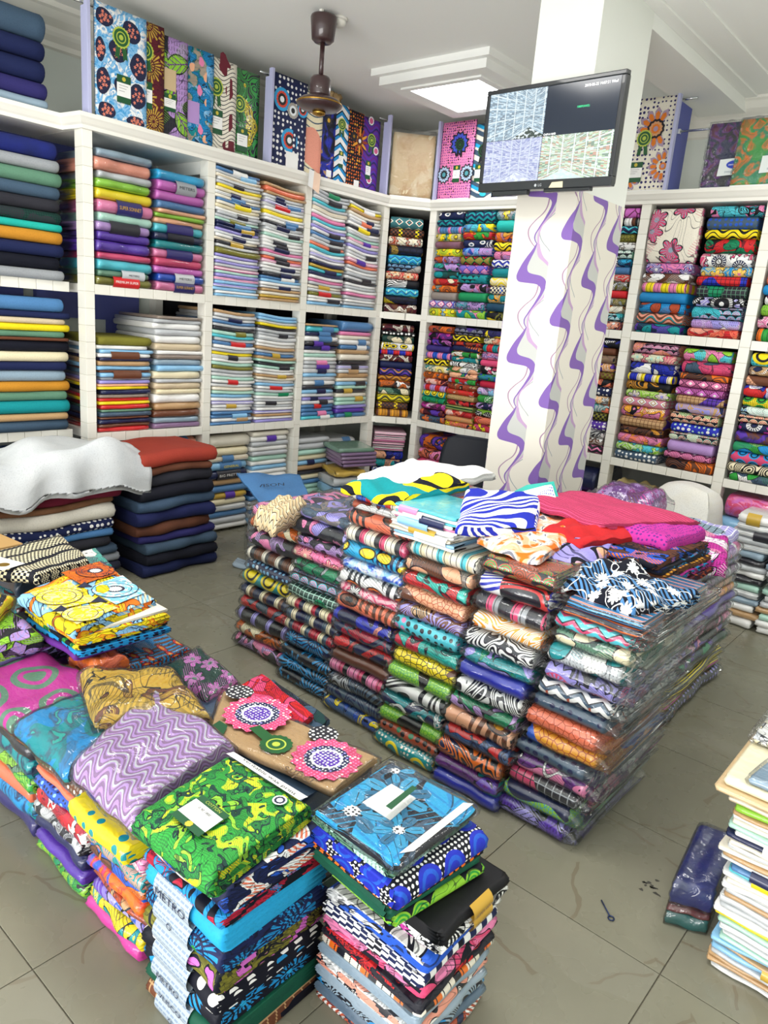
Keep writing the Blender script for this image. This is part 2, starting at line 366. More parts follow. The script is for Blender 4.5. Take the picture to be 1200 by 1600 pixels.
# ================================================================== the room
YW, XW, YB, XB, ZC = 4.446, 5.315, 5.15, 5.98, 3.40
def m_paint(name, c, rough=.7, var=.06):
    m, bs = start(name); tc = node('ShaderNodeTexCoord'); n = node('ShaderNodeTexNoise'); put(n.inputs['Vector'], tc.outputs['Object']); n.inputs['Scale'].default_value = 2.5; n.inputs['Detail'].default_value = 4
    put(bs.inputs['Base Color'], mixc(V(n.outputs[0])*var*2, c, 'taupe')); bs.inputs['Roughness'].default_value = rough; return m
M_WALL = m_paint('wall_paint', 'dfe6df'); M_CEIL = m_paint('ceiling_paint', 'f6f7f3', .8, .01); M_TRIM = m_paint('trim_paint', 'f1efe6', .45, .03)
M_DARK = flat('dark_board', '14141a', .8); M_BLUEB = m_paint('blue_board', '4b57a6', .6, .1); M_LIL = m_paint('lilac_board', 'b9bce0', .5, .05)
def m_tile():
    m, bs = start('glazed_wall_tile'); oi = node('ShaderNodeObjectInfo'); tc = node('ShaderNodeTexCoord'); n = node('ShaderNodeTexNoise'); put(n.inputs['Vector'], tc.outputs['Object']); n.inputs['Scale'].default_value = 30
    put(bs.inputs['Base Color'], mixc(V(oi.outputs['Random'])*.25+V(n.outputs[0])*.1, 'f3f1e8', 'd9d5c5')); bs.inputs['Roughness'].default_value = .25; return m
M_TILE = m_tile(); M_GROUT = flat('grout', 'c9c5b6', .9)
def m_floor():
    m, bs = start('polished_floor_tile'); tc = node('ShaderNodeTexCoord'); oi = node('ShaderNodeObjectInfo'); s = node('ShaderNodeSeparateXYZ'); put(s.inputs[0], tc.outputs['Object'])
    r = V(oi.outputs['Random']); x = V(s.outputs[0])+r*9.1; y = V(s.outputs[1])+r*5.3
    wx = x+.12*(noise(x, y, 4, 3)-.5); wy = y+.12*(noise(x+7, y, 4, 3)-.5)
    e = edges(wx, wy, 2.3); broken = noise(x+3, y, 5, 1) > .5
    c = mixc(noise(x, y, 3, 4), '777566', '868372'); c = mixc((e < .012)*broken*.55, c, '6b5f4c'); c = mixc((noise(x, y, 1.6, 2) > .6)*.12, c, '9b988d')
    put(bs.inputs['Base Color'], c); put(bs.inputs['Roughness'], .22+.12*noise(x, y, 7, 3)); bs.inputs['Specular IOR Level'].default_value = .45; return m
M_FLOOR = m_floor()
fl = struct(box('floor', (-2.8, -2.5, -.06), (6.1, 5.3, -.004), flat('floor_grout', '5f5a4e', .9)))
tile_me = None
x = .669-.6*5+.3
while x < 6.0:
    y = .41-.6*4+.3
    while y < 5.2:
        if tile_me is None: o = box('floor_tile', (-.2985, -.2985, -.012), (.2985, .2985, 0), M_FLOOR, fl, .0015); tile_me = o.data
        else: o = put_obj('floor_tile', None, (), fl); bpy.data.objects.remove(o); o = bpy.data.objects.new('floor_tile', tile_me); C.objects.link(o); o.parent = fl
        o.location = (x, y, 0); y += .6
    x += .6
struct(box('ceiling', (-2.8, -2.5, ZC), (6.1, 5.3, ZC+.1), M_CEIL))
struct(box('wall_left', (-2.8, YB, 0), (6.1, YB+.12, ZC), M_WALL))
struct(box('wall_front', (-2.8, -2.5, 0), (6.1, -2.4, ZC), M_WALL))
struct(box('wall_right', (XB, -2.5, 0), (XB+.12, YB, ZC), M_WALL))
# plaster cornice under the ceiling
for nm, pr in (('trim_1', [(.0, 3.17), (.02, 3.18), (.02, 3.21), (.05, 3.24), (.06, 3.26), (.06, 3.285), (.1, 3.32), (.13, 3.36), (.15, 3.37), (.15, ZC)]),):
    struct(raw(nm, [(xx, YB-a, z) for xx in (-2.8, XB) for a, z in pr+[(0, ZC)]], [(i, i+1, i+12, i+11) for i in range(10)], M_TRIM))
    struct(raw('trim_2', [(XB-a, yy, z) for yy in (YB, -2.5) for a, z in pr+[(0, ZC)]], [(i, i+1, i+12, i+11) for i in range(10)], M_TRIM))
# ceiling beam from the pillar to the right wall
struct(box('trim_3', (4.0, 1.94, 3.30), (XB, 2.27, ZC), M_CEIL))
struct(box('trim_4', (3.2, 1.86, 3.375), (XB, 1.939, ZC), M_CEIL)); struct(box('trim_5', (3.2, 1.70, 3.388), (XB, 1.859, ZC), M_CEIL))

# ------------------------------------------------------------------ built-in tiled shelving
c0, c1, m1, m0, l1, l0 = 2.623, 2.70, 1.761, 1.701, .841, .783
PATH = [(1.0, 4.64), (2.322, 4.64), (2.343, YW), (5.046, YW), (XW, 4.195), (XW, -.6)]
CPROF = [(-.02, 2.615), (.010, 2.618), (.012, 2.638), (.020, 2.648), (.030, 2.668), (.036, 2.678), (.036, 2.70), (-.02, 2.70)]
def cornice(i, parent):
    def off(k):
        ds = []
        for a in (k-1, k):
            if 0 <= a < len(PATH)-1:
                d = Vector(PATH[a+1])-Vector(PATH[a]); d.normalize(); ds.append(Vector((d.y, -d.x)))
        m = (ds[0]+ds[-1]).normalized(); return m/max(.4, m.dot(ds[0]))
    vs_ = []
    for k in (i, i+1):
        o = off(k)
        for a, z in CPROF: vs_.append((PATH[k][0]+o.x*a, PATH[k][1]+o.y*a, z))
    n = len(CPROF); return raw('cornice', vs_, [(j, (j+1) % n, n+(j+1) % n, n+j) for j in range(n)]+[tuple(range(n))[::-1], tuple(range(n, 2*n))], M_TRIM, parent)
def tiled_post(parent, x, y, wx, wy, z1=c0, z0=0.0):
    p = box('post', (x-wx/2+.002, y-wy/2+.002, z0), (x+wx/2-.002, y+wy/2-.002, z1), M_GROUT, parent)
    n = int(round((z1-z0)/.1)); h = (z1-z0)/n
    for i in range(n): box('tile', (x-wx/2, y-wy/2, z0+i*h+.0012), (x+wx/2, y+wy/2, z0+(i+1)*h-.0012), M_TILE, p, .0018)
    return p
def tiled_shelf(parent, side, a0, a1, front, back, z0, z1):
    """side L: runs along X, front at Y=front; side R: runs along Y, front at X=front"""
    lo, hi = ((a0, front+.012, z0+.003), (a1, back, z1-.003)) if side == 'L' else ((front+.012, a0, z0+.003), (back, a1, z1-.003))
    s = box('shelf', lo, hi, M_TRIM, parent); n = max(1, int(round((a1-a0)/.1))); h = (a1-a0)/n
    for i in range(n):
        q0, q1 = a0+i*h+.0012, a0+(i+1)*h-.0012
        lo, hi = ((q0, front, z0), (q1, front+.02, z1)) if side == 'L' else ((front, q0, z0), (front+.02, q1, z1))
        box('tile', lo, hi, M_TILE, s, .0018)
    return s
def shelf_thing(label): return tag(empty('built_in_shelving'), label, 'shelves', 'white tiled shelving around the walls')
sh = shelf_thing('recessed white tiled shelving holding dark suiting cloth at the left wall')
cornice(0, sh); cornice(1, sh); box('top_board', (1.0, 4.64, 2.62), (2.34, YB-.002, 2.69), M_TRIM, sh)
for z0, z1 in ((m0, m1), (l0, l1)): tiled_shelf(sh, 'L', 1.0, 2.34, 4.64, YB-.002, z0, z1)
box('back_board', (2.0, YB-.05, m1), (2.34, YB-.003, 2.62), M_BLUEB, sh); box('back_board', (2.1, YB-.05, l1), (2.26, YB-.003, m0), M_BLUEB, sh); box('back_board', (2.2, YB-.06, 2.691), (2.41, YB-.003, 2.80), M_BLUEB, sh)
sh = shelf_thing('long white tiled shelving of three bays with bagged cloth and shirt packs')
cornice(2, sh); box('top_board', (2.345, YW+.002, 2.62), (5.04, YB-.002, 2.69), M_TRIM, sh)
for px in (2.370, 3.245, 4.137): tiled_post(sh, px, YW+.045, .062, .09)
tiled_post(sh, 5.046, YW+.05, .07, .09)
for px in (3.245, 4.137, 5.046): box('rear_post', (px-.03, YB-.09, 0), (px+.03, YB-.003, c0), M_TRIM, sh); box('side_rail', (px-.02, YW+.09, 2.54), (px+.02, YB-.09, 2.62), M_TRIM, sh)
for a0, a1 in ((2.402, 3.213), (3.277, 4.105), (4.169, 5.010)):
    for z0, z1 in ((m0, m1), (l0, l1)): tiled_shelf(sh, 'L', a0, a1, YW, YB-.002, z0, z1)
for a0, a1, z0, z1 in ((2.345, 2.44, 0, c0), (2.44, 3.2, 2.45, 2.62), (2.86, 3.1, 1.42, 1.70), (2.44, 2.86, 1.53, 1.70)): box('back_board', (a0, YB-.05, z0), (a1, YB-.003, z1), M_BLUEB, sh)
for a0, a1, z0, z1 in ((3.28, 4.10, l1, c0), (4.17, 5.01, l1, c0)): box('back_board', (a0, YB-.05, z0), (a1, YB-.003, z1), M_DARK, sh)
sh = shelf_thing('narrow diagonal corner bay of the white tiled shelving')
cornice(3, sh)
def prism(name, z0, z1, inset, mat, parent):
    p = [(5.046+inset*.7, YW+inset*.7), (XW+inset*.7, 4.195+inset*.7), (XB-.002, 4.195), (XB-.002, YB-.002), (5.046, YB-.002)]
    return raw(name, [(a, b, z0) for a, b in p]+[(a, b, z1) for a, b in p], [(0, 1, 2, 3, 4)[::-1], (5, 6, 7, 8, 9)]+[(i, (i+1) % 5, 5+(i+1) % 5, 5+i) for i in range(5)], mat, parent)
prism('top_board', 2.62, 2.69, .01, M_TRIM, sh)
for z0, z1 in ((m0, m1), (l0, l1)):
    s = prism('shelf', z0+.003, z1-.003, .012, M_TRIM, sh)
    for i in range(3):
        o = box('tile', (-.054, -.01, z0), (.054, .01, z1), M_TILE, s, .0018); t = (i+.5)/3*.74+.13
        o.location = (5.046+(XW-5.046)*t+.007, YW+(4.195-YW)*t+.007, 0); o.rotation_euler = (0, 0, math.atan2(4.195-YW, XW-5.046))
raw('back_board', [(5.25, 5.1, l1), (5.93, 4.42, l1), (5.93, 4.42, c0), (5.25, 5.1, c0)], [(0, 1, 2, 3)], M_DARK, sh)
box('side_board', (5.083, 4.52, l1), (5.09, 5.0, c0), M_DARK, sh); box('side_board', (5.40, 4.232, l1), (5.90, 4.239, c0), M_DARK, sh)
sh = shelf_thing('long white tiled shelving of wax print cloth on the right wall')
cornice(4, sh); box('top_board', (XW+.002, -.6, 2.62), (XB-.002, 4.19, 2.69), M_TRIM, sh)
for py in (4.163, 3.245, 2.295, 1.478, .66): tiled_post(sh, XW+.045, py, .09, .068)
for a0, a1 in ((3.281, 4.128), (2.331, 3.210), (1.514, 2.260), (.696, 1.442)):
    for z0, z1 in ((m0, m1), (l0, l1)): tiled_shelf(sh, 'R', a0, a1, XW, XB-.002, z0, z1)
    box('back_board', (XB-.05, a0, l1), (XB-.003, a1, c0), M_DARK, sh)

# ================================================================== folded cloth: one object each
MAXN = 0
SPEC = {}
def describe(spec):
    t = spec.split(' ~')[0].split(); cs = [nice(c) for c in t[1:3]]
    if t[0] == 'plain' or len(cs) < 2 or cs[0] == cs[1]: return cs[0], ('' if t[0] == 'plain' else WORD[t[0]])
    return cs[0]+' and '+cs[1], WORD[t[0]]
def strip(w, d, h, rf, xa, xb, off, deform, nx=6, nz=6, lim=1.25):
    """a paper band on the front fold"""
    xs = np.linspace(xa, xb, nx+1); ph = np.linspace(-lim, lim, nz+1)
    X, PH = np.meshgrid(xs, ph, indexing='ij'); Z = h/2*(1+np.sin(PH)); Y = -d/2+rf*(1-np.cos(PH)); n = np.stack([0*PH, -np.cos(PH), np.sin(PH)], -1)
    P = np.stack([X, Y, Z], -1)+off*n; P = P.reshape(-1, 3)
    if deform is not None: P = deform(P)
    g = np.arange(len(P)).reshape(nx+1, nz+1); q = np.stack([g[:-1, :-1], g[1:, :-1], g[1:, 1:], g[:-1, 1:]], -1).reshape(-1, 4)
    return P, [q], [np.stack([X.ravel(), Z.ravel()], 1)]
def folded(name, spec, w, d, h, loc, rz, fin='cloth', k=1.0, seed=0, nx=10, ny=3, nz=6, rf=None, rb=None, corr=0, amp=.004, deform=None, band=None, text=None, tcol='white', wrap=None, bx=(-.12, .12), parent=None):
    P, F, U = block(w, d, h, nx, ny, nz, rf=rf, rb=rb, corr=corr, amp=amp, seed=seed, deform=deform)
    if band or wrap:
        o = put_obj(name, None, (), parent, loc, rz); put_obj('folded_cloth', mesh('folded_cloth', P, F, U), cloth(spec, fin, k), o)
    else: o = put_obj(name, mesh(name, P, F, U), cloth(spec, fin, k), parent, loc, rz)
    rr = h/2 if rf is None else rf
    if band:
        P, F, U = strip(w, d, h, rr, bx[0], bx[1], .0022+amp*1.3, deform)
        b = put_obj('label_band', mesh('label_band', P, F, U), flat('band_'+band, band, .35, coat=.5), o)
        b['label'] = f'{nice(band)} paper label band'
        if text:
            dz = deform(np.array([[(bx[0]+bx[1])/2, -d/2, h/2]]))[0] if deform is not None else ((bx[0]+bx[1])/2, -d/2, h/2)
            words(text, h*.42, flat('print_'+tcol, tcol, .5), b, (dz[0], dz[1]-.0045-amp*1.3, dz[2]), (PI/2, 0, 0), wide=min((bx[1]-bx[0])*.86, len(text)*h*.32))
    if wrap:
        wm, ww, hh, ext = wrap
        def crumple(Q):
            r2 = np.random.default_rng(seed+5); Q = Q.copy(); e = np.clip((np.abs(Q[:, 0])-w/2)/max(ext, .01), 0, 1)
            Q[:, 2] = Q[:, 2]*(1-.5*e)+h*.25*e; Q += e[:, None]*r2.normal(0, .005, Q.shape)
            Q[:, 2] = np.clip(Q[:, 2], .002, h*1.0)
            return deform(Q) if deform is not None else Q
        P, F, U = block(w+2*ext, d+.014, h*.998, nx+6, 3, nz, rf=rr, rb=rr, amp=amp, seed=seed, deform=crumple)
        b = put_obj('plastic_wrap', mesh('plastic_wrap', P, F, U), wm, o); b['label'] = 'clear plastic wrap'
    return o
def parse(rows):
    out = []
    for r in rows.strip().split(';'):
        r = r.strip()
        if not r: continue
        it = dict(wt=1.0, band=None, text=None, tcol='white', k=1.0, fin=None, bx=(-.1, .1)); tk = []
        if '"' in r: a, it['text'], b = r.split('"'); r = a+b
        for t in r.split():
            if t[0] == '*': it['wt'] = float(t[1:])
            elif t[0] == '@': it['band'] = t[1:]
            elif t[0] == '^': it['tcol'] = t[1:]
            elif t[0] == '~': it['k'] = float(t[1:])
            elif t[0] == '!': it['fin'] = t[1:]
            elif t[0] == '<': it['bx'] = tuple(float(q) for q in t[1:].split(','))
            else: tk.append(t)
        it['spec'] = ' '.join(tk); out.append(it)
    return out
def pile(name, rows, side, c, front, z0, z1, w, d, noun, cat, group, where, fin='cloth', rf=None, sag=None, jit=.01, amp=.004, k=1.0, nx=10, ny=3, nz=6, corr=0, topdown=True, wrap=None, lean=(0, 0), unit='', wj=.02, rzj=0, rb=None, last=None):
    """a pile of folded cloth, rows listed from the top down"""
    its = parse(rows) if isinstance(rows, str) else rows
    n = len(its); wts = [i['wt']*(rng.uniform(.88, 1.12)) for i in its]; tot = sum(wts); z = z1; objs = []
    for i, it in enumerate(its):
        h = (z1-z0)*wts[i]/tot; z -= h; f = (z-z0)/max(z1-z0, .01)
        dfm = (lambda f: (lambda P: sag(P, f, w)))(f) if sag else None
        j = rng.uniform(-jit, jit); jd = rng.uniform(0, jit); wi = w*(1-rng.uniform(0, wj)); rr = rng.uniform(-rzj, rzj)
        aw, ad = c+j+lean[0]*f, front+d/2+jd+lean[1]*f
        loc, rz = ((aw, ad, z+.0006), rr) if side == 'L' else ((ad, aw, z+.0006), -PI/2+rr)
        hh = h-.0016
        o = folded(name, it['spec'], wi, d, hh, loc, rz, it['fin'] or fin, it['k']*k, rng.randrange(1 << 30), nx, ny, nz, (min(rf, hh/2) if rf else None), rb, corr, amp, dfm, it['band'], it['text'], it['tcol'], wrap, it['bx'])
        cs, wd = describe(it['spec']); pos = ORD[i]+(' in ' if i == 0 else ' from top, ') if n > 1 else 'in '
        if last and i == n-1: pos = last
        extra = (f' with {nice(it["band"])} label' if it['band'] else '')
        lb = ' '.join(f'{cs} {wd} {noun}{extra}, {pos}{where}'.split())
        if len(lb.split()) > 16: lb = ' '.join(f'{cs} {wd} {noun}, {pos}{where}'.split())
        if len(lb.split()) > 16: lb = ' '.join(f'{cs} {noun}, {pos}{where}'.split())
        tag(o, lb, cat, group); objs.append(o)
    return objs

# ---- left recessed bay: suiting lengths
SUIT = dict(noun='suiting cloth', cat='cloth', group='folded suiting in the recessed bay', fin='cloth', nx=12, ny=3, nz=8, amp=.008, jit=.012, wj=.05)
pile('suiting_cloth', 'plain navy royal *1.5; plain grey; plain sage *1.1; plain slate *1.1; plain charcoal *1.1; grid charcoal forest ~2; plain turquoise *.7; plain ochre *1.1; plain navy *1.1; plain ink *1.1; plain grey',
  'L', 1.95, 4.60, m1, 2.535, .68, .42, where='upper shelf of recessed bay', **SUIT)
pile('suiting_cloth', 'plain steel *1.3; plain navy *.7; plain beige *.6; plain yellow *.8; plain sage *.7; plain brown *.3; plain ink *1.2; plain cream; plain navy *.9; plain bluegrey *1.2; plain ochre; plain sage; plain teal *1.3; plain tan *.8; plain slate *1.2',
  'L', 1.965, 4.60, l1, 1.655, .70, .42, where='lower shelf of recessed bay', **SUIT)
pile('suiting_cloth', 'plain denim *1.3; plain navy; plain charcoal; plain navy; plain slate; plain charcoal', 'L', 1.97, 4.66, .02, .70, .68, .38, where='floor level of recessed bay', **SUIT)
pile('suiting_cloth', 'plain slate *1.5; plain navy; plain navy *1.2; plain indigo; plain bluegrey *.6 !bag', 'L', 1.93, 4.63, 2.702, 3.20, .62, .34, where='pile atop the recessed bay', **SUIT)

# ---- first bay: plain cloth in clear bags
BAG = dict(noun='bagged cloth', cat='cloth', group='plain cloths in clear bags', fin='bag', nx=14, ny=3, nz=8, amp=.009, jit=.014, wj=.07)
BW = (film('bundle_film', .03, .09, .5, 14, .18), 0, 0, .004)
pile('bagged_cloth', 'plain bluegrey *.9; plain salmon *1.5; plain silver *.9; plain lime; plain yellow *1.1; plain pink *1.3 @blue2 ^gold <-.07,.1 "SUPER SONNET"; plain mint; plain lilac *.9 @charcoal; plain violet *1.1; plain violet *1.4; plain rose *.8; plain aqua *1.3; plain sage *.8 @silver2 ^charcoal <-.02,.14 "METERS"; plain olive @red <-.08,.1 "PREMIUM SUPER"'.replace('@blue2', '@indigo').replace('@silver2', '@silver'),
  'L', 2.605, 4.43, m1, 2.54, .375, .5, where='left pile, upper shelf, first bay', wrap=BW, **BAG)
pile('bagged_cloth', 'plain cyan *1.2; plain orchid *1.2 @grey ^charcoal <-.05,.1 "METERS"; plain orchid *1.1; plain steel; plain peach *.6; plain lime *.5; plain peach *.8; plain aqua @indigo; plain navy @ink; plain teal *1.1; plain pink @indigo; plain rose *1.1; plain orchid; plain blue @silver ^charcoal <-.05,.1 "METERS"; plain pink *1.1 @indigo ^gold <-.06,.1 "SUPER SONNET"',
  'L', 3.005, 4.43, m1, 2.50, .375, .5, where='right pile, upper shelf, first bay', wrap=BW, **BAG)
BAG2 = dict(BAG, group='thin plain cloths in clear bags', nz=6, nx=10)
pile('bagged_cloth', 'plain olive *1.8 !cloth; plain white *.8; plain sky *.8; plain white @brown *.8; plain navy *.8; plain tan; plain sky *.8; plain brown *.5; plain sky @brown; plain grey *.7; plain lavender *.7; plain peach *.6; plain yellow *.6; plain navy; plain taupe *.8; plain red *.8; plain yellow *.7; plain red *1.1; plain sage *.6; plain slate; plain brown *.5; plain navy; plain brown *.8; plain red',
  'L', 2.615, 4.45, l1, 1.45, .38, .5, where='left pile, middle shelf, first bay', **BAG2)
pile('bagged_cloth', 'plain taupe *.5; plain silver *.6; plain white; plain silver; plain white *1.2; plain beige *1.1; plain white *.7; plain taupe *.7; plain bluegrey; plain sky *1.1; plain cream *1.3; plain silver *.7; plain beige *1.1; plain cream *.8; plain white *1.5; plain tan *1.1; plain brown *1.1; plain bluegrey; plain mauve *.8',
  'L', 3.015, 4.45, l1, 1.60, .375, .5, where='right pile, middle shelf, first bay', **BAG2)
pile('bagged_cloth', 'plain indigo *1.2; plain white; plain navy; plain white; plain grey; plain navy', 'L', 2.615, 4.47, .02, .735, .37, .48, where='left pile, bottom shelf, first bay', **BAG)
pile('bagged_cloth', 'plain salmon *1.3 @steel; plain cream; plain white; plain peach; plain white; plain grey', 'L', 3.015, 4.47, .02, .765, .37, .48, where='right pile, bottom shelf, first bay', **BAG)

# ---- shirt packs: two letters each, base colour and label colour
CH = dict(w='white', i='ivory', g='silver', l='lavender', s='sky', p='pink', y='yellow', o='olive', n='navy', t='tan', a='aqua', r='coral', k='charcoal', b='steel', c='cream', m='mint', v='violet', u='mustard', e='emerald', h='bluegrey', d='red')
def packs(s):
    out = []
    for t in s.split():
        wt = 1.0
        if '*' in t: t, q = t.split('*'); wt = float(q)
        base = CH[t[0]]; pr = {'w': 'fine white silver silver', 'i': 'fine ivory beige ivory', 'l': 'fine white lavender lavender', 'p': 'fine white pink pink'}
        a = rng.uniform(-.12, .03)
        out.append(dict(spec=('plain '+base) if rng.random() < .6 or t[0] not in pr else pr[t[0]], wt=wt, band=None if t[1] == '-' else CH[t[1]], text=None, tcol='white', k=1.0, fin=None, bx=(a, a+rng.uniform(.08, .15))))
    return out
def bendV(P, f, w, s=.05):
    P = P.copy(); x = P[:, 0]/w; a = s*min(1, f*2.2)
    P[:, 2] += a*(np.clip(.08-x, 0, 1)*1.3+np.clip(x-.3, 0, 1)*.3); return P
def bendU(P, f, w): return bendV(P, f, w, .028)
SHP = dict(noun='shirt pack', cat='shirt pack', fin='bag', nx=8, ny=3, nz=4, amp=.005, jit=.012, wj=.06)
pile('shirt_pack', packs('bw gs i- w- gk y- c- wn ib bn iy c- w- gk g- mo nb nu ln w- wn i- ku w- o-*2 l- w- l- g- p- m- l- p- s- l- s- w- s-'), 'L', 3.478, 4.43, m1, 2.585, .395, .45, where='left pile, upper shelf, second bay', sag=bendU, group='shirt packs, second bay upper shelf', **SHP)
pile('shirt_pack', packs('t- r-*1.4 t- wn wn lb wd w- y-*1.3 w- wb kb wn w- wk m- w- wk wk wn p- w- rk pk w- wn w- kn bw s- w- wn t- i- u- t-'), 'L', 3.90, 4.43, m1, 2.56, .395, .45, where='right pile, upper shelf, second bay', sag=bendU, group='shirt packs, second bay upper shelf', **SHP)
pile('shirt_pack', packs('ge g- wk a- g- i-*1.3 w- p-*1.3 a- w- l- wk b- gk w- rk a- w- l- w- n- u- an n-*1.2 w- p- g- iu w- od w- wk s-'), 'L', 4.37, 4.43, m1, 2.59, .385, .45, where='left pile, upper shelf, third bay', sag=bendV, group='shirt packs, third bay upper shelf', **SHP)
pile('shirt_pack', packs('w- yw t- i- wn wr wn ky w- g- m- pv w- l- w- wk w- pv r- g- w- g- wk k- w- g- w- p- g- w- g- s-'), 'L', 4.78, 4.43, m1, 2.56, .385, .45, where='right pile, upper shelf, third bay', sag=bendV, group='shirt packs, third bay upper shelf', **SHP)
pile('shirt_pack', packs('t- w- wn b- g- k- mo a- g- bd w- g- y- wk w- m- o- g- w- m- wd w- i- m- s- w- l- wu w- b- bs wt b-'), 'L', 3.478, 4.44, l1, 1.655, .39, .45, where='left pile, middle shelf, second bay', sag=bendU, group='shirt packs, second bay middle shelf', **SHP)
pile('shirt_pack', packs('s- s- w- y- k- g- gk w-*1.4 w- w- t- g- bu t- m- k- mk w- w- tu i- w- s- wd g- me w- g- wk g- w- l- t- w- l-'), 'L', 3.895, 4.44, l1, 1.65, .39, .45, where='right pile, middle shelf, second bay', sag=bendU, group='shirt packs, second bay middle shelf', **SHP)
pile('shirt_pack', packs('t-*.6 ab*1.5 nb wb*1.4 kv nv w- m- w- gp gv wn*1.2 s- w- wb*1.2 k- sn w- ln wk bd b- bp aw'), 'L', 4.365, 4.44, l1, 1.615, .385, .45, where='left pile, middle shelf, third bay', group='shirt packs, third bay middle shelf', **SHP)
pile('shirt_pack', packs('b-*2.2 p- i- wb*1.3 bw t- i-*1.5 k- lk wt t- i- sk m- ku i- mu m- l- v- be'), 'L', 4.775, 4.44, l1, 1.655, .385, .45, where='right pile, middle shelf, third bay', group='shirt packs, third bay middle shelf', **SHP)
b = packs('i-*2 c-*1.2 ib sb*1.3 nk*1.2 t- b- uv c- w- b- g- w-'); b[3].update(text='GENERAL', tcol='yellow', bx=(-.08, .12)); b[4].update(text='BIG PRETTY', bx=(-.1, .12))
pile('shirt_pack', b, 'L', 3.475, 4.46, .02, .755, .38, .45, where='left pile, bottom shelf, second bay', group='shirt packs, second bay bottom shelf', **SHP)
pile('shirt_pack', packs('i- wv g- w- g- m- w- s- w- w-*1.3 w- b- n- b- g- w- b- w- s-'), 'L', 3.885, 4.46, .02, .765, .38, .45, where='right pile, bottom shelf, second bay', group='shirt packs, second bay bottom shelf', **SHP)
pile('shirt_pack', packs('g- g-*1.3 m- c- sn t- k- c- b- m- m-*1.3 w- g- s- b-'), 'L', 4.36, 4.46, .02, .68, .37, .45, where='left pile, bottom shelf, third bay', group='shirt packs, third bay bottom shelf', **SHP)
pile('shirt_pack', packs('wb*1.3 bw kv g- u- g- w- c- g- m-'), 'L', 4.76, 4.52, .02, .64, .36, .42, where='right pile, bottom shelf, third bay', group='shirt packs, third bay bottom shelf', **SHP)

# ---- wax print cloths
WAX = dict(noun='wax print', cat='cloth', fin='wax', nx=10, ny=3, nz=8, amp=.006, jit=.008, wj=.05)
def cornerpile(rows, z0, z1, where):
    r0 = len(C.objects); os_ = pile('wax_print', rows, 'L', 0, 0, z0, z1, .30, .40, where=where, group='wax prints in the corner bay', **WAX)
    a = -math.radians(43); dv = Vector((math.sin(-a), math.cos(-a), 0)); base = Vector((5.185, 4.325, 0))
    for o in os_:
        u, v = o.location.x, o.location.y
        o.location = base+Vector((math.cos(a), math.sin(a), 0))*u+dv*(v+.02)+Vector((0, 0, o.location.z)); o.rotation_euler = (0, 0, a)
cornerpile('diamond teal ivory maroon teal *1.3; check brown black yellow; flower rust ivory cream; scale black navy mustard; zig aqua azure mint; scale navy sky ivory; flower red cream orange; swirl white black; zig azure aqua mint; scale black navy yellow; blob maroon brown ivory *1.1', m1, 2.555, 'upper shelf of corner bay')
cornerpile('blob maroon brown ivory; dots black white *.6; leaf forest cream forest; eye white yellow ink; stripe royal red *.6; blob brown maroon ivory; plain navy; wave navy violet ochre; wave ochre brown *.7; blob brown white orange; leaf forest cream sage; wave olive yellow black; check charcoal brown yellow; stripe ochre brown amber', l1, 1.66, 'middle shelf of corner bay')
cornerpile('fine pink white ink *.5; fine white pink ink *.5; fine pink black white *.5; fine pink white ink *.5; fine black white pink *.5; blob royal peach ink; blob navy teal peach; blob royal peach white; dots navy white; blob navy pink; blob royal white; tie navy teal', .02, .70, 'bottom shelf of corner bay')
G5 = dict(WAX, group='wax prints left of the pillar')
pile('wax_print', 'eye navy white slate navy; zig navy teal navy *.9; stripe steel pink steel; burst teal yellow grey; plain brown lilac; burst sky yellow lime; blob mauve rust lilac; blob turquoise lilac charcoal; leaf charcoal teal forest; blob red cream orange; burst teal orange brown; plain taupe grey; diamond royal pink white; burst sky yellow lime',
  'R', 3.975, XW-.012, m1, 2.61, .265, .5, where='left pile, upper shelf, bay before pillar', **G5)
pile('wax_print', 'zig navy teal navy *1.7; blob aqua yellow steel; blob red green orange; eye navy white slate; blob blue lilac sky; diamond green black red; diamond royal pink lilac; scale teal turquoise teal; blob black lilac pink; plain emerald green; burst teal lilac navy; leaf teal lime pink',
  'R', 3.685, XW-.012, m1, 2.615, .29, .5, where='middle pile, upper shelf, bay before pillar', **G5)
pile('wax_print', 'burst yellow grey teal; plain turquoise teal *1.3; blob amber orange violet *1.2; wave yellow black yellow *1.2; blob pink black lilac; zig royal white royal; plain teal navy; wave cream yellow cream; check navy cream blue; blob teal cream amber; plain navy teal; blob black yellow olive',
  'R', 3.405, XW-.012, m1, 2.61, .22, .5, where='right pile, upper shelf, bay before pillar', **G5)
pile('wax_print', 'blob rust brown orange; blob purple black magenta; blob black violet orchid; plain indigo violet; stripe pink blue; wave yellow black; burst teal cream yellow; burst slate orange black; blob maroon coral; stripe lilac red; bigdots teal teal yellow black; leaf green emerald lime; blob plum magenta; blob maroon violet coral; burst orange slate black',
  'R', 3.975, XW-.012, l1, 1.68, .265, .5, where='left pile, middle shelf, bay before pillar', **G5)
pile('wax_print', 'scale indigo grey violet *1.4; wave yellow black ; blob rust navy red *.7; eye navy orange white; blob green ivory orange; blob teal coral cream; swirl black white yellow; leaf green peach white; blob royal peach green; blob red green sky; blob rust tan orange; tie red rust; crackle tan olive black; blob red tan ink; fine green tan black; blob red coral; crackle tan orange olive; blob coral yellow',
  'R', 3.685, XW-.012, l1, 1.685, .29, .5, where='middle pile, middle shelf, bay before pillar', **G5)
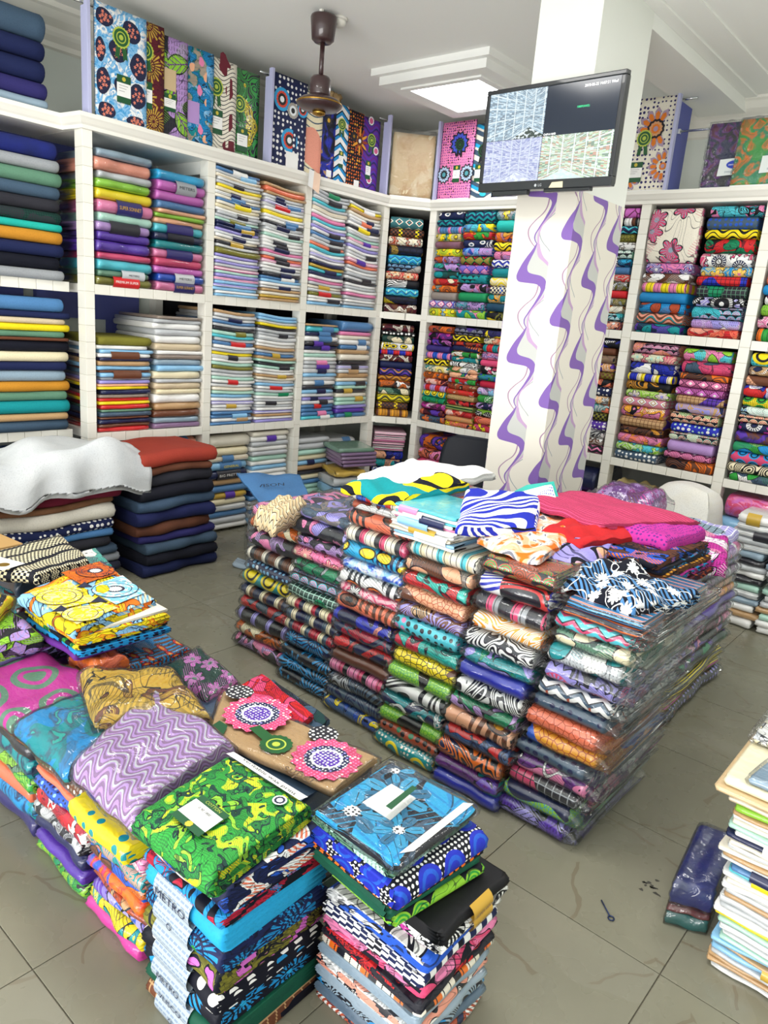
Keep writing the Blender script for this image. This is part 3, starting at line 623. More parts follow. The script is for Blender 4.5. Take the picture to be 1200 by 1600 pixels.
pile('wax_print', 'blob indigo yellow; burst coral cream navy; stripe red teal; blob pink lilac; plain rose; blob rose black white; blob blue green; plain crimson; flower lilac sky; leaf lime green; blob navy lilac; leaf lime black; blob coral red; blob rose yellow red', 'R', 3.405, XW-.012, l1, 1.68, .22, .5, where='right pile, middle shelf, bay before pillar', **G5)
pile('wax_print', 'blob orange violet navy *1.4; blob coral pink black *1.2; blob pink rose black; burst pink purple coral; blob maroon pink; blob orange navy; plain maroon; blob red tan', 'R', 3.96, XW, .02, .72, .27, .5, where='left pile, bottom shelf, bay before pillar', **G5)
pile('wax_print', 'blob maroon orange; blob navy rust; plain plum; blob brown pink; plain indigo; blob red black', 'R', 3.60, XW+.05, .02, .52, .30, .45, where='right pile, bottom shelf, bay before pillar', **G5)
G6 = dict(WAX, group='wax prints just right of the pillar')
pile('wax_print', 'crackle orchid plum lime ~.35 *1.3; stripe white brown black; zig aqua navy; crackle olive black; flower taupe white; scale mint white emerald; blob cyan navy; plain steel navy; flower red mint cream; blob olive grey; plain red crimson; blob khaki grey olive; blob orange cream; scale aqua white teal; flower navy orange white',
  'R', 2.49, XW-.012, m1, 2.60, .30, .5, where='upper shelf just right of pillar', **G6)
pile('wax_print', 'blob royal black; plain brown; scale khaki plum *1.1; flower amber violet; check olive brown; blob black coral; dots navy white; flower amber white black; flower teal coral; check olive black; dots violet white *1.1; flower charcoal white plum; flower brown white; zig pink charcoal',
  'R', 2.49, XW-.012, l1, 1.69, .30, .5, where='middle shelf just right of pillar', **G6)
pile('bagged_cloth', 'plain navy *2; tie royal violet red *1.5; plain magenta; tie steel sky; plain denim', 'R', 2.49, XW-.005, .02, .72, .30, .5, where='bottom shelf just right of pillar', **dict(BAG, group='bagged cloths beside the pillar'))
G7 = dict(WAX, group='wax prints right of the pillar')
pile('wax_print', 'flower pink violet white; leaf brown white brown; stripe yellow pink; plain azure navy; leaf azure rust azure; wave salmon brown teal; leaf violet teal navy', 'R', 2.075, XW-.012, m1, 2.235, .33, .5, where='left pile, upper shelf right of pillar', **G7)
pile('wax_print', 'blob aqua pink black *1.2; dots slate blue *1.3; wave yellow black yellow; blob emerald red black *1.3; burst rose white navy *1.3; flower azure yellow pink; grid red maroon royal; grid charcoal sage emerald *1.2; burst lavender black; scale aqua pink teal *1.3; leaf lilac white lavender; blob red salmon coral', 'R', 1.70, XW-.012, m1, 2.595, .33, .5, where='right pile, upper shelf right of pillar', **G7)
pile('wax_print', 'scale pink grey amber *1.4; flower rose cream mint; blob royal white navy *1.2; stripe royal cream yellow; swirl ochre black; flower lime cream lavender; diamond pink white tan; blob pink amber *1.3; grid tan brown violet *1.2; blob brown ochre black; blob pink amber coral; flower lime aqua; dots slate white *1.2', 'R', 2.075, XW-.012, l1, 1.69, .33, .5, where='left pile, middle shelf right of pillar', **G7)
pile('wax_print', 'leaf pink lime aqua *1.3; blob rose slate rose *1.5; swirl orange brown *.7; diamond plum pink; diamond plum orchid; grid tan brown violet; swirl lavender tan navy *1.2; scale cream red green *1.2; dots royal mint white *1.2; scale mint red cream; plain lilac *1.3; diamond pink plum *.8; swirl orange brown *1.2', 'R', 1.70, XW-.012, l1, 1.68, .33, .5, where='right pile, middle shelf right of pillar', **G7)
G8 = dict(WAX, group='wax prints in the rightmost bay')
pile('wax_print', 'blob teal lime; flower violet cream; leaf orange brown; dots yellow black; blob azure black *1.3; blob navy peach; blob coral navy; plain azure; burst plum white; leaf lime green; flower pink black *1.3; stripe green black orange *1.2', 'R', 1.265, XW-.012, m1, 2.58, .33, .5, where='upper shelf of rightmost bay', **G8)
pile('wax_print', 'bigdots aqua teal yellow black ~.5 *1.6; blob navy tan *1.1; crackle peach brown *1.2; blob royal red white *1.3; bigdots yellow black green *1.1; scale mint royal white *1.1; scale cream red green; burst magenta navy white; tie violet brown indigo *1.2; leaf green azure lime *1.2; bigdots rose rose azure ink *1.2; swirl cream black khaki *1.2; leaf slate green white', 'R', 1.265, XW-.012, l1, 1.69, .33, .5, where='middle shelf of rightmost bay', **G8)
pile('quilt_pack', 'tie pink rose orchid *1.3; plain sky *1.1; plain beige *.8; plain lavender *1.1; plain bluegrey; plain white', 'R', 1.21, XW-.03, .02, .74, .40, .5, where='bottom shelf of rightmost bay', noun='bagged quilt', cat='quilt', group='bagged quilts in the rightmost bay', fin='bag', nx=14, ny=4, nz=8, amp=.02)

# ================================================================== upright display cloths on the top board
M_GREEN = flat('badge_green', '1c5a2c', .4); M_LIME = flat('badge_lime', 'b9c84a', .4); M_TAGW = flat('card_white', 'f4f4f2', .5); M_TAGG = flat('card_green', '14522f', .5); M_GOLDF = flat('foil_gold', 'b98f2e', .3, .8); M_INKF = flat('print_ink', '17171c', .6)
def disc(name, rings, mats, parent, loc, rot, n=36):
    """flat printed rosette: rings = (radius, scallop)"""
    vs_, fs, mi = [(0, 0, 0)], [], []
    prev = None
    for q, (r, sc) in enumerate(rings):
        st = len(vs_)
        for i in range(n): rr = r*(1+sc*(i % 2)); vs_.append((rr*math.cos(2*PI*i/n), rr*math.sin(2*PI*i/n), 0))
        for i in range(n):
            j = (i+1) % n
            fs.append((0, st+i, st+j) if prev is None else (prev+i, st+i, st+j, prev+j)); mi.append(q % len(mats))
        prev = st
    return raw(name, vs_, fs, mats, parent, loc, rot=rot, mi=mi, uv=[(v[0]+loc[0], v[1]+loc[1]) for v in vs_])
def badge(o, x, z, y, s=1.0, mats=None):
    mats = mats or [M_LIME, M_GREEN, M_LIME, M_GREEN, M_LIME]
    rb = disc('rosette', [(.012*s, 0), (.022*s, 0), (.027*s, 0), (.04*s, 0), (.046*s, .1)], mats, o, (x, y-.0015, z), (PI/2, 0, 0)); rb['label'] = 'green and lime rosette badge'
    for sx in (-1, 1): raw('ribbon_tail', [(sx*.004*s, -.04*s, 0), (sx*.026*s, -.036*s, 0), (sx*.036*s, -.1*s, 0), (sx*.024*s, -.092*s, 0), (sx*.012*s, -.104*s, 0)], [(0, 1, 2, 3, 4) if sx < 0 else (4, 3, 2, 1, 0)], [mats[1]], rb, (0, 0, -.0003))
def card(o, x, z, y, w=.09, h=.15, kind='green'):
    if kind == 'green':
        c = raw('price_card', [(-w/2, 0, -h/2), (w/2, 0, -h/2), (w/2, 0, -h*.27), (-w/2, 0, -h*.27), (w/2, 0, h*.22), (-w/2, 0, h*.22), (w/2, 0, h/2), (-w/2, 0, h/2)], [(0, 1, 2, 3), (3, 2, 4, 5), (5, 4, 6, 7)], [M_TAGG, M_TAGW], o, (x, y-.002, z), mi=[0, 1, 0])
        c['label'] = 'green and white price card'
        disc('seal', [(.012, 0)], [flat('seal_yellow', 'c8b83a', .5)], c, (0, -.0006, h*.36), (PI/2, 0, 0), 16)
        for q in range(3): box('printed_line', (-w*.36, -.0008, h*(.12-.1*q)), (w*(.3-.12*q), -.0004, h*(.135-.1*q)), flat('print_grey', '8a8a8a', .6), c)
    else:
        c = raw('price_card', [(-w/2, 0, -h/2), (w/2, 0, -h/2), (w/2, 0, h/2), (-w/2, 0, h/2)], [(0, 1, 2, 3)], [flat('card_'+kind, kind, .45)], o, (x, y-.002, z)); c['label'] = nice(kind)+' price card'
    return c
def panel(spec, label, cx, y, wid, hgt, z=2.702, rz=0, k=1.0, fin='wax', t=.012, base=None, lean=.0, group='upright display cloths on the top board', name='display_cloth'):
    o = empty(name, base or (cx, y, z), rz); o.rotation_euler = (lean, 0, rz)
    P, F, U = block(wid, t, hgt, 10, 2, 14, rf=.006, rb=.006, rs=.004, amp=.002, seed=rng.randrange(1 << 30), flatz=True)
    put_obj('folded_cloth', mesh('folded_cloth', P, F, U), cloth(spec, fin, k, False), o)
    b = raw('cloth_selvedge', [(-wid/2+.004, -t/2-.003, .001), (wid/2-.004, -t/2-.003, .001), (wid/2-.004, -t/2-.003, .012), (-wid/2+.004, -t/2-.003, .012)], [(0, 1, 2, 3)], [M_TAGW], o); b['label'] = 'white selvedge edge'
    return tag(o, label, 'cloth', group), -t/2-.001
X0, YD = 2.405, YW+.02
o, f = panel('flower navy coral navy sky ~', 'navy and pale blue blossom display cloth, first beside the end divider', 2.60, YD, .34, .60, k=.8) if False else panel('tie white sky azure sky', 'navy blob and pale blue display cloth with rosette, beside left end divider', 2.60, YD, .335, .60, k=2.2)
import itertools
M_BLOS = flat('print_coral', 'ee8a70', .7); M_BLOB = flat('print_navy', '161c3e', .7)
def blob(o, x, z, rx, rz_, y, mat, parts=18, name='printed_blob', wob=.08, child=True):
    pts = [(x+rx*math.cos(a)*(1+wob*math.sin(3*a+x*40)), y, z+rz_*math.sin(a)*(1+wob*math.sin(2*a+z*30))) for a in [2*PI*i/parts for i in range(parts)]]
    return raw(name, pts, [tuple(range(parts))], [mat], o)
for x, z, rx, rz_ in ((-.11, .53, .055, .045), (.06, .5, .06, .06), (-.135, .36, .035, .06), (-.02, .385, .06, .06), (.11, .33, .055, .07), (-.12, .2, .045, .07), (.0, .2, .05, .055), (.1, .17, .06, .065), (-.1, .05, .055, .045), (.09, .03, .06, .03)):
    b = blob(o, x, z, min(rx, .166-abs(x)), rz_, f-.0006, M_BLOB)
    vs_, fs = [], []
    for q in range(9):
        a = q*2.4; r = .2+.09*q; cx, cz = x+min(rx, .166-abs(x))*.8*r*math.cos(a), z+rz_*.8*r*math.sin(a)
        for p in range(5):
            st = len(vs_); th = p*2*PI/5+q
            for t2, rr in ((th-.5, .006), (th, .012), (th+.5, .006)): vs_.append((cx+rr*math.cos(t2), f-.0012, cz+rr*math.sin(t2)))
            vs_.append((cx, f-.0012, cz)); fs.append((st, st+1, st+2, st+3))
    raw('printed_blossoms', vs_, fs, [M_BLOS], b)['kind'] = 'stuff'
badge(o, -.005, .455, f-.002, 1.15); card(o, .01, .185, f-.002)
o, f = panel('spiky maroon mustard maroon', 'maroon display cloth with yellow palm fans, second in the row', 2.735, YD+.014, .33, .60, k=1.0)
badge(o, .03, .44, f, 1.1); card(o, .03, .2, f)
o, f = panel('leaf lilac lime charcoal purple', 'lilac display cloth with green leaves and black lettered panels', 2.915, YD+.028, .33, .57, k=.75); card(o, .03, .33, f, .085, .12, 'sand'); card(o, .03, .2, f, .085, .1, 'green')
o, f = panel('blob azure teal sky peach', 'turquoise display cloth with small pink and peach shells', 3.125, YD+.042, .33, .57, k=1.5); card(o, .005, .19, f, .09, .13, 'lilac')
for x, z, m in ((.06, .5, 'pink'), (.1, .42, 'peach'), (.05, .33, 'pink'), (.11, .27, 'peach'), (.06, .1, 'pink'), (.1, .05, 'peach'), (.14, .15, 'peach'), (-.01, .45, 'peach')):
    blob(o, x, z, .02, .03, f-.0006, flat('shell_'+m, m, .7), 10, 'printed_shell', .2)
o, f = panel('lines ivory ink ivory', 'ivory and black wave-striped display cloth with maroon swells', 3.325, YD+.056, .33, .565, k=.9); badge(o, -.01, .39, f-.001, 1.15); card(o, .0, .18, f-.001)
for x, z, rx, rz_ in ((.05, .54, .045, .06), (.1, .4, .03, .06), (.11, .05, .05, .05), (.11, .2, .025, .05)): blob(o, x, z, rx, rz_, f-.0006, flat('print_maroon', '6a1a2c', .7), 14, 'printed_swell', .25)
o, f = panel('swirl green ink yellow lime', 'glossy green and yellow fern display cloth beside second divider', 3.53, YD+.07, .34, .56, k=1.7, fin='bag'); badge(o, -.01, .34, f-.003, 1.1); card(o, .02, .12, f-.003)
def divider(x, y, side, lab):
    o = empty('board_divider', (x, y, 2.702), 0 if side == 'L' else -PI/2)
    box('upright', (-.011, 0, 0), (.011, .035, .61), M_LIL, o, .002); box('side_board', (-.008, .036, 0), (.008, .24 if lab.endswith('dahlia cloth') else .075, .56), M_BLUEB if side == 'R' else M_LIL, o)
    tube('hanging_rail', [(-.05, .09, .585), (.09, .09, .585)], .008, flat('chrome', 'd9dde0', .2, 1), o)
    return tag(o, lab, 'divider', 'lilac dividers on the top board')
divider(2.385, YW-.01, 'L', 'lilac upright divider at the left end of the display cloths')
divider(3.735, YW-.01, 'L', 'lilac upright divider between fern cloth and starry navy cloth')
divider(5.0, YW-.01, 'L', 'lilac upright divider between violet cloth and beige wrapped cloth')
o, f = panel('dots navy white navy', 'navy starry display cloth with blue and red wheel discs', 3.925, YD, .33, .60, k=1.0)
M_WB, M_WR, M_WW = flat('wheel_blue', '2f9fd6', .7), flat('wheel_red', 'd5452e', .7), flat('wheel_white', 'e9edf0', .7)
for x, z, s in ((-.085, .44, 1), (.115, .42, .72), (.0, .19, 1.05)):
    disc('printed_wheel', [(.02*s, 0), (.036*s, .1), (.05*s, .12), (.058*s, 0), (.075*s, 0)], [M_WW, M_INKF, M_WR, M_WB, M_WB], o, (x, f-.001, z), (PI/2, 0, 0), 32)
disc('rosette', [(.018, 0), (.03, .2), (.05, .08)], [M_INKF, M_WW, flat('badge_silver', '9b968c', .4)], o, (.02, f-.003, .39), (PI/2, 0, 0)); card(o, .03, .05, f-.002, .12, .13, 'white')
o, f = panel('lines cream slate salmon', 'cream display cloth with pink and grey loops behind fan', 4.10, YD+.014, .33, .57, k=.5)
o, f = panel('tie navy ink royal gold', 'dark navy display cloth with gold crest and white card', 4.255, YD+.028, .33, .57, k=.7); card(o, .11, .05, f, .055, .05, 'white')
disc('gold_crest', [(.012, .5), (.03, .5)], [M_GOLDF, M_INKF], o, (.08, f-.002, .42), (PI/2, 0, 0), 16)
o, f = panel('zig azure white salmon', 'azure and white spiked-wave display cloth with salmon edge', 4.415, YD+.042, .33, .57, k=.6); badge(o, .08, .43, f, .9); card(o, .09, .18, f, .05, .12)
o, f = panel('dots ink orange amber', 'black display cloth speckled orange with an amber sunflower', 4.60, YD+.056, .33, .565, k=1.5)
for q in range(12):
    a = q*2*PI/12; raw('printed_petal', [(.12+r*math.cos(a+t2), f-.001, .36+r*math.sin(a+t2)*1.1) for r, t2 in ((.03, -.3), (.075, -.12), (.1, 0), (.075, .12), (.03, .3))], [(0, 1, 2, 3, 4)], [flat('petal_amber' if q % 2 else 'petal_rust', 'e09a28' if q % 2 else '9a3d1c', .7)], o)
disc('flower_centre', [(.015, 0), (.03, .3)], [M_WW, flat('petal_brown', '5a2c14', .7)], o, (.12, f-.0015, .36), (PI/2, 0, 0), 20)
disc('gold_crest', [(.01, .4), (.035, 0)], [M_GOLDF, M_INKF], o, (.05, f-.002, .38), (PI/2, 0, 0), 16); card(o, .11, .04, f, .06, .05, 'white')
o, f = panel('wave violet purple indigo', 'violet wavy-striped display cloth with pink buds by divider', 4.815, YD+.07, .33, .56, k=1.0); badge(o, .06, .4, f, 1.0); card(o, .04, .17, f, .06, .14)
for x, z in ((.12, .33), (.04, .54), (.06, .1)):
    disc('printed_bud', [(.02, .2), (.03, .15), (.036, .1)], [flat('bud_pink', 'd8608c', .7), M_WW, M_INKF], o, (x, f-.001, z), (PI/2, 0, 0), 20)
# corner: beige cloth in film, on the diagonal
a = math.atan2(4.195-YW, XW-5.046)
o, f = panel('tie beige sand tan cream', 'beige and tan cloth in crinkled clear film on the corner', 0, 0, .36, .50, rz=a, k=.4, fin='cloth', base=(5.20, 4.345, 2.702), t=.05, group='filmed cloths on the top board')
def bagshell(parent, w_, d_, h_, loc, mat, seed=1, amp=.004, nx=20, ny=12, nz=8, name='plastic_bag', rot=None, rz=0, flatz=False, rf=None):
    r2 = np.random.default_rng(seed)
    P, F, U = block(w_, d_, h_, nx, ny, nz, seed=seed, amp=amp, flatz=flatz, rf=rf, deform=lambda Q: Q+r2.normal(0, amp, Q.shape)*[1, 1, .7])
    P[:, 2] = np.clip(P[:, 2], .001, None)
    o = put_obj(name, mesh(name, P, F, U), mat, parent, loc, rz, rot); o['label'] = 'crinkled clear plastic bag'; return o
bagshell(o, .37, .066, .53, (0, 0, .001), film('display_film', .06, .12, .5), 3, .003, 14, 3, 16, flatz=True, rf=.01)
divider(XW-.01, 4.175, 'R', 'lilac upright divider between beige wrapped cloth and pink cloth')
o, f = panel('dots pink purple ink', 'pink spotted display cloth with blue and grey blooms', XW+.02, 3.99, .335, .60, rz=-PI/2, k=1.9, base=(XW+.02, 3.99, 2.702))
for x, z, s, cs in ((.02, .43, 1.3, ('badge_blue2', '3e4fc0')), (-.11, .2, 1.0, ('bloom_grey', 'a9bed6')), (.12, .2, 1.0, ('bloom_grey', 'a9bed6'))):
    disc('printed_bloom', [(.018*s, 0), (.03*s, .4), (.05*s, .25), (.06*s, .3)], [flat('bloom_teal', '4f9aa6', .7), M_INKF, flat(*cs, .7), M_INKF], o, (x, f-.001, z), (PI/2, 0, 0), 24)
badge(o, .03, .42, f-.003, .9, [M_GREEN, M_INKF, M_GREEN, M_INKF, M_GREEN]); card(o, .02, .2, f-.002, .07, .13)
o, f = panel('wave slate ivory cyan', 'slate and ivory wave display cloth with cyan drops by the screen', XW+.05, 3.82, .335, .57, rz=-PI/2, k=.55, base=(XW+.05, 3.80, 2.702)); badge(o, .05, .37, f, 1.0, [M_GREEN, M_INKF, M_GREEN, M_INKF, M_GREEN]); card(o, .03, .2, f, .08, .13)
for x, z in ((.12, .46), (.09, .06), (.13, .2)): blob(o, x, z, .03, .045, f-.0006, flat('drop_cyan', '2fb4cc', .7), 12, 'printed_drop', .2)
for i, (yy, sp, lb) in enumerate(((3.62, 'eye navy white violet royal', 'navy and violet display cloth low behind the screen'), (3.44, 'dots navy white royal', 'navy dotted display cloth behind the screen and pillar'))):
    panel(sp, lb, 0, 0, .335, .57, rz=-PI/2, k=.7, base=(XW+.08+.03*i, yy, 2.702))
o, f = panel('dots ivory indigo ivory', 'white display cloth with big orange and grey dahlias right of pillar', 0, 0, .34, .60, rz=-PI/2, k=1.3, base=(XW+.02, 2.375, 2.702))
M_DA, M_DG, M_DB = flat('dahlia_orange', 'e07a1c', .7), flat('dahlia_grey', 'a893ac', .7), flat('dahlia_black', '1a1420', .7)
for x, z, s in ((.05, .40, 1.25), (.14, .16, 1.0), (-.1, .1, .9)):
    for q in range(12):
        a2 = q*2*PI/12
        if x+.11*s*math.cos(a2) > .168: continue
        raw('printed_petal', [(x+r*s*math.cos(a2+t2), f-.0008, z+r*s*math.sin(a2+t2)) for r, t2 in ((.05, -.3), (.09, -.2), (.11, 0), (.09, .2), (.05, .3))], [(0, 1, 2, 3, 4)], [M_DG], o)
        raw('printed_petal', [(x+r*s*math.cos(a2+t2), f-.0012, z+r*s*math.sin(a2+t2)) for r, t2 in ((.045, -.2), (.078, -.16), (.09, 0), (.078, .16), (.045, .2))], [(0, 1, 2, 3, 4)], [M_DA], o)
    disc('flower_centre', [(.012*s, .2), (.022*s, .2), (.034*s, .15), (.046*s, .12)] if x < .12 else [(.012*s, .2), (.022*s, .2)], [M_DG, M_DA, flat('dahlia_tan', 'd59a6a', .7), M_DB], o, (x, f-.0018, z), (PI/2, 0, 0), 24)
badge(o, -.02, .345, f-.003, 1.1); card(o, -.05, .13, f-.003, .1, .13)
divider(XW-.01, 2.19, 'R', 'lilac upright divider right of the dahlia cloth')
o = tag(empty('steel_rail'), 'thin steel rail across the gap right of the dahlia cloth', 'rail'); tube('rail', [(XW+.03, 2.18, 3.075), (XW+.03, 1.25, 3.075)], .007, flat('chrome', 'd9dde0', .2, 1), o); box('rail_bracket', (XW+.02, 2.158, 3.06), (XW+.04, 2.178, 3.09), flat('chrome', 'd9dde0', .2, 1), o)
for i, (yy, sp, lb, dx) in enumerate(((1.80, 'tie navy ink purple maroon', 'dark navy bagged display cloth with oval logo card', 0), (1.60, 'tie green emerald orange olive', 'green and orange floral bagged display cloth with logo card', -.03))):
    o, f = panel(sp, lb, 0, 0, .33, .40, rz=-PI/2, k=1.1, base=(XW+.04+dx, yy, 2.702), t=.035, fin='bag', lean=0, group='bagged display cloths far right')
    bagshell(o, .335, .046, .41, (0, 0, .001), film('display_film', .06, .12, .5), 5+i, .003, 12, 3, 14, flatz=True, rf=.008)
    x0 = .035 if i == 0 else .10
    cd = raw('brand_card', [(x0-.095, 0, .075), (x0+.095, 0, .085), (x0+.09, 0, .185), (x0-.09, 0, .175)], [(0, 1, 2, 3)], [flat('card_pale', 'dfe6e4', .5)], o, (0, f-.014, 0)); cd['label'] = 'white card with blue oval logo'
    ov = raw('oval_logo', [(x0+.012+.058*math.cos(t2), -.001, .142+.026*math.sin(t2)) for t2 in [2*PI*q/24 for q in range(24)]], [tuple(range(24))], [flat('logo_blue', '2340b4', .5)], cd)
    words('swiss print', .018, M_TAGW, cd, (x0+.012, -.0018, .142), (PI/2, 0, 0), wide=.09); words('SWISS DELICATE', .016, flat('print_steel', '5f7488', .5), cd, (x0+.01, -.001, .098), (PI/2, 0, 0), wide=.12)
# folded paper note hanging off the cornice
o = tag(empty('paper_note', (4.13, YW-.042, 2.70)), 'creased white paper note with orange print taped to the cornice', 'paper')
raw('blank_leaf', [(-.06, -.01, -.09), (.0, .002, -.1), (.005, -.002, .02), (-.055, -.012, .03)], [(0, 1, 2, 3)], [M_TAGW], o); raw('printed_leaf', [(.0, .002, -.1), (.055, -.012, -.13), (.065, -.01, .01), (.005, -.002, .02)], [(0, 1, 2, 3)], [flat('note_peach', 'e8c8b0', .6)], o)
# crumpled kraft paper above the display cloths
P, F, U = block(.16, .1, .07, 10, 8, 6, seed=4, deform=lambda Q: Q+np.random.default_rng(4).normal(0, .008, Q.shape))
tag(put_obj('crumpled_paper', mesh('crumpled_paper', P, F, U), flat('kraft', 'b89a6c', .8), None, (4.42, YW+.13, 3.275)), 'crumpled brown paper on top of the azure spiked-wave cloth', 'paper')

# ================================================================== pillar, screen, fan, lamp
PX0, PX1, PY0, PY1 = 3.626, 4.19, 1.936, 2.283
pil = tag(empty('pillar'), 'square painted pillar with purple wavy wallpaper on its lower part', 'pillar'); pil['kind'] = 'structure'
del pil['category']
box('shaft', (PX0, PY0, 0), (PX1, PY1, ZC), m_paint('pillar_paint', 'eef0ea', .6, .02), pil)
def m_wallpaper():
    m, bs = start('wavy_wallpaper'); uv = node('ShaderNodeUVMap'); s = node('ShaderNodeSeparateXYZ'); put(s.inputs[0], uv.outputs[0]); u, v = V(s.outputs[0]), V(s.outputs[1])
    per = .43; cw = .235; Z0, UO = 2.15, .12; c = 'e9e4d8'
    SH = .124
    def curve(t, pts):
        n = node('ShaderNodeFloatCurve'); cm = n.mapping.curves[0]; pts = sorted((y, x+SH*(y*390)) for y, x in pts)
        pts = [((y, (x-700)/500)) for y, x in pts]
        cm.points[0].location = pts[0]; cm.points[1].location = pts[-1]
        for p in pts[1:-1]: cm.points.new(*p)
        n.mapping.update(); put(n.inputs['Value'], t); return V(n.outputs[0])*500+700
    PL = [(0, 903), (.077, 883), (.154, 860), (.23, 840), (.28, 829), (.335, 818), (.372, 813), (.4, 812), (.425, 814), (.45, 824), (.474, 905), (.513, 922), (.564, 921), (.615, 912), (.667, 901), (.72, 889), (.82, 864), (.92, 845), (1, 856)]
    PR = [(0, 906), (.077, 896), (.154, 881), (.23, 867), (.28, 861), (.335, 868), (.372, 922), (.4, 938), (.425, 944), (.45, 947), (.474, 946), (.513, 943), (.564, 934), (.615, 924), (.667, 911), (.72, 896), (.82, 869), (.92, 849), (1, 859)]
    GR = [(0, 907), (.077, 906), (.154, 913), (.205, 934), (.256, 954), (.308, 964), (.36, 966), (.41, 963), (.487, 952), (.59, 937), (.667, 916), (.72, 897), (.82, 869), (1, 859)]
    LR = [(0, 910), (.077, 915), (.154, 928), (.205, 946), (.256, 961), (.308, 968), (.36, 968), (.41, 964), (.487, 952), (.59, 937), (.667, 916), (.72, 897), (.82, 869), (1, 859)]
    LN = [(0, 985), (.128, 1020), (.23, 1030), (.308, 1029), (.46, 1015), (.615, 995), (.744, 945), (.82, 922), (.872, 918), (.93, 922), (1, 937)]
    def at(off):
        q = (u-off)/cw; idx = mth('FLOOR', q+.5); t = fract((Z0-v)/per+idx*.5+8); return t, (q-idx)*(cw/.00133)+880
    for off in (.0,):
        for lo in (0.0, cw):
            pass
    def fill(c, off, lo, hi, color):
        t, d = at(off); return mixc((d > curve(t, lo))*(d < curve(t, hi)), c, color)
    def line(c, off, pts, wd, color):
        t, d = at(off); return mixc(absv(d-curve(t, pts)) < wd, c, color)
    def lp(pts, dx): return [(y, x+dx) for y, x in pts]
    c = line(c, UO, lp(LN, -100), 3.0, 'a684a2'); c = line(c, UO, lp(LN, -48), 2.4, '9aa4ac')
    c = fill(c, UO, PR, lp(LR, 9), 'c0a0c6'); c = fill(c, UO, PR, GR, 'c6c8c4'); c = fill(c, UO, lp(PL, -1), lp(PR, 1), '8260b0')
    put(bs.inputs['Base Color'], c); bs.inputs['Roughness'].default_value = .55; return m
e = .0015; M_WP = m_wallpaper(); zt = 2.41
q = [(PX0-e, PY1+e), (PX0-e, PY0-e), (PX1+e, PY0-e), (PX1+e, PY1+e), (PX0-e, PY1+e)]
us = [0, .35, .917, 1.267, 1.83]
wp = raw('wallpaper', [(a, b, z) for a, b in q for z in (0, zt)], [(2*i, 2*i+2, 2*i+3, 2*i+1) for i in range(4)], [M_WP], pil, uv=[(us[i], z) for i in range(5) for z in (0, zt)])

# wall screen
TVW, TVH, tc_ = .785, .475, Vector((3.43, 2.04, 2.62))
ty_, tt = math.radians(174.5), math.radians(-2.2)
nrm = Vector((math.cos(ty_)*math.cos(tt), math.sin(ty_)*math.cos(tt), math.sin(tt))); tr_ = Vector((0, 0, 1)).cross(nrm).normalized(); tu = nrm.cross(tr_)
ro = math.radians(-1.1); tr2 = math.cos(ro)*tr_+math.sin(ro)*tu; tu2 = nrm.cross(tr2)
tv = tag(empty('wall_screen'), 'black flat screen showing four shop camera views, bracketed to the pillar', 'screen')
tv.matrix_world = Matrix(((tr2.x, -nrm.x, tu2.x, tc_.x), (tr2.y, -nrm.y, tu2.y, tc_.y), (tr2.z, -nrm.z, tu2.z, tc_.z), (0, 0, 0, 1)))
M_TV = flat('screen_plastic', '14181f', .3, coat=.4)
hw, hh = TVW/2, TVH/2
for nm, lo, hi in (('bezel', (-hw, -.006, hh-.02), (hw, .03, hh)), ('bezel', (-hw, -.006, -hh), (hw, .03, -hh+.042)), ('bezel', (-hw, -.006, -hh+.042), (-hw+.022, .03, hh-.02)), ('bezel', (hw-.022, -.006, -hh+.042), (hw, .03, hh-.02))): box(nm, lo, hi, M_TV, tv, .004)
box('back_shell', (-hw+.01, .028, -hh+.01), (hw-.01, .055, hh-.01), M_TV, tv, .01); box('wall_bracket', (-.1, .055, -.1), (.1, .185, .1), flat('bracket_steel', '2a2c30', .4, .8), tv, .01)
box('tuning_box', (-.30, .0, -hh-.022), (-.08, .03, -hh+.002), M_TV, tv, .004); box('tuning_box', (.02, .0, -hh-.015), (.28, .03, -hh+.002), M_TV, tv, .004)
sx0, sx1, sz0, sz1 = -hw+.022, hw-.022, -hh+.042, hh-.02; scx, scz = sx0+.47*(sx1-sx0), sz0+.475*(sz1-sz0)
def m_view(name, tint, spec, strength):
    m, bs = start(name); uv = node('ShaderNodeUVMap'); s = node('ShaderNodeSeparateXYZ'); put(s.inputs[0], uv.outputs[0]); x, y = V(s.outputs[0]), V(s.outputs[1])
    c = spec(x, y); bs.inputs['Base Color'].default_value = (.01, .01, .01, 1); bs.inputs['Roughness'].default_value = .15; put(bs.inputs['Emission Color'], c); bs.inputs['Emission Strength'].default_value = strength; return m
def shelves_view(seed, cols, vx, dark):
    def g(x, y):
        px = absv(x-vx); yy = (y-.5)/(.35+px*.9); n = node('ShaderNodeTexWhiteNoise', noise_dimensions='2D')
        put(n.inputs['Vector'], vec(mth('FLOOR', x*24)+seed, mth('FLOOR', yy*38))); r = V(n.outputs[0])
        c = mixc(r > .3, cols[0], cols[1]); c = mixc(r > .55, c, cols[2]); c = mixc(r > .8, c, cols[3]); gr = vmax(fract(x*6+.2) < .1, fract(yy*3.3+.4) < .1)
        c = mixc(gr*(yy > -.75), c, 'eaf4f8'); fl_ = noise(x+seed, y, 14, 3); c = mixc(.35, c, cols[2]); return mixc((yy < -.8), c, mixc(fl_ > .5, 'dfe9ee', dark))
    return g
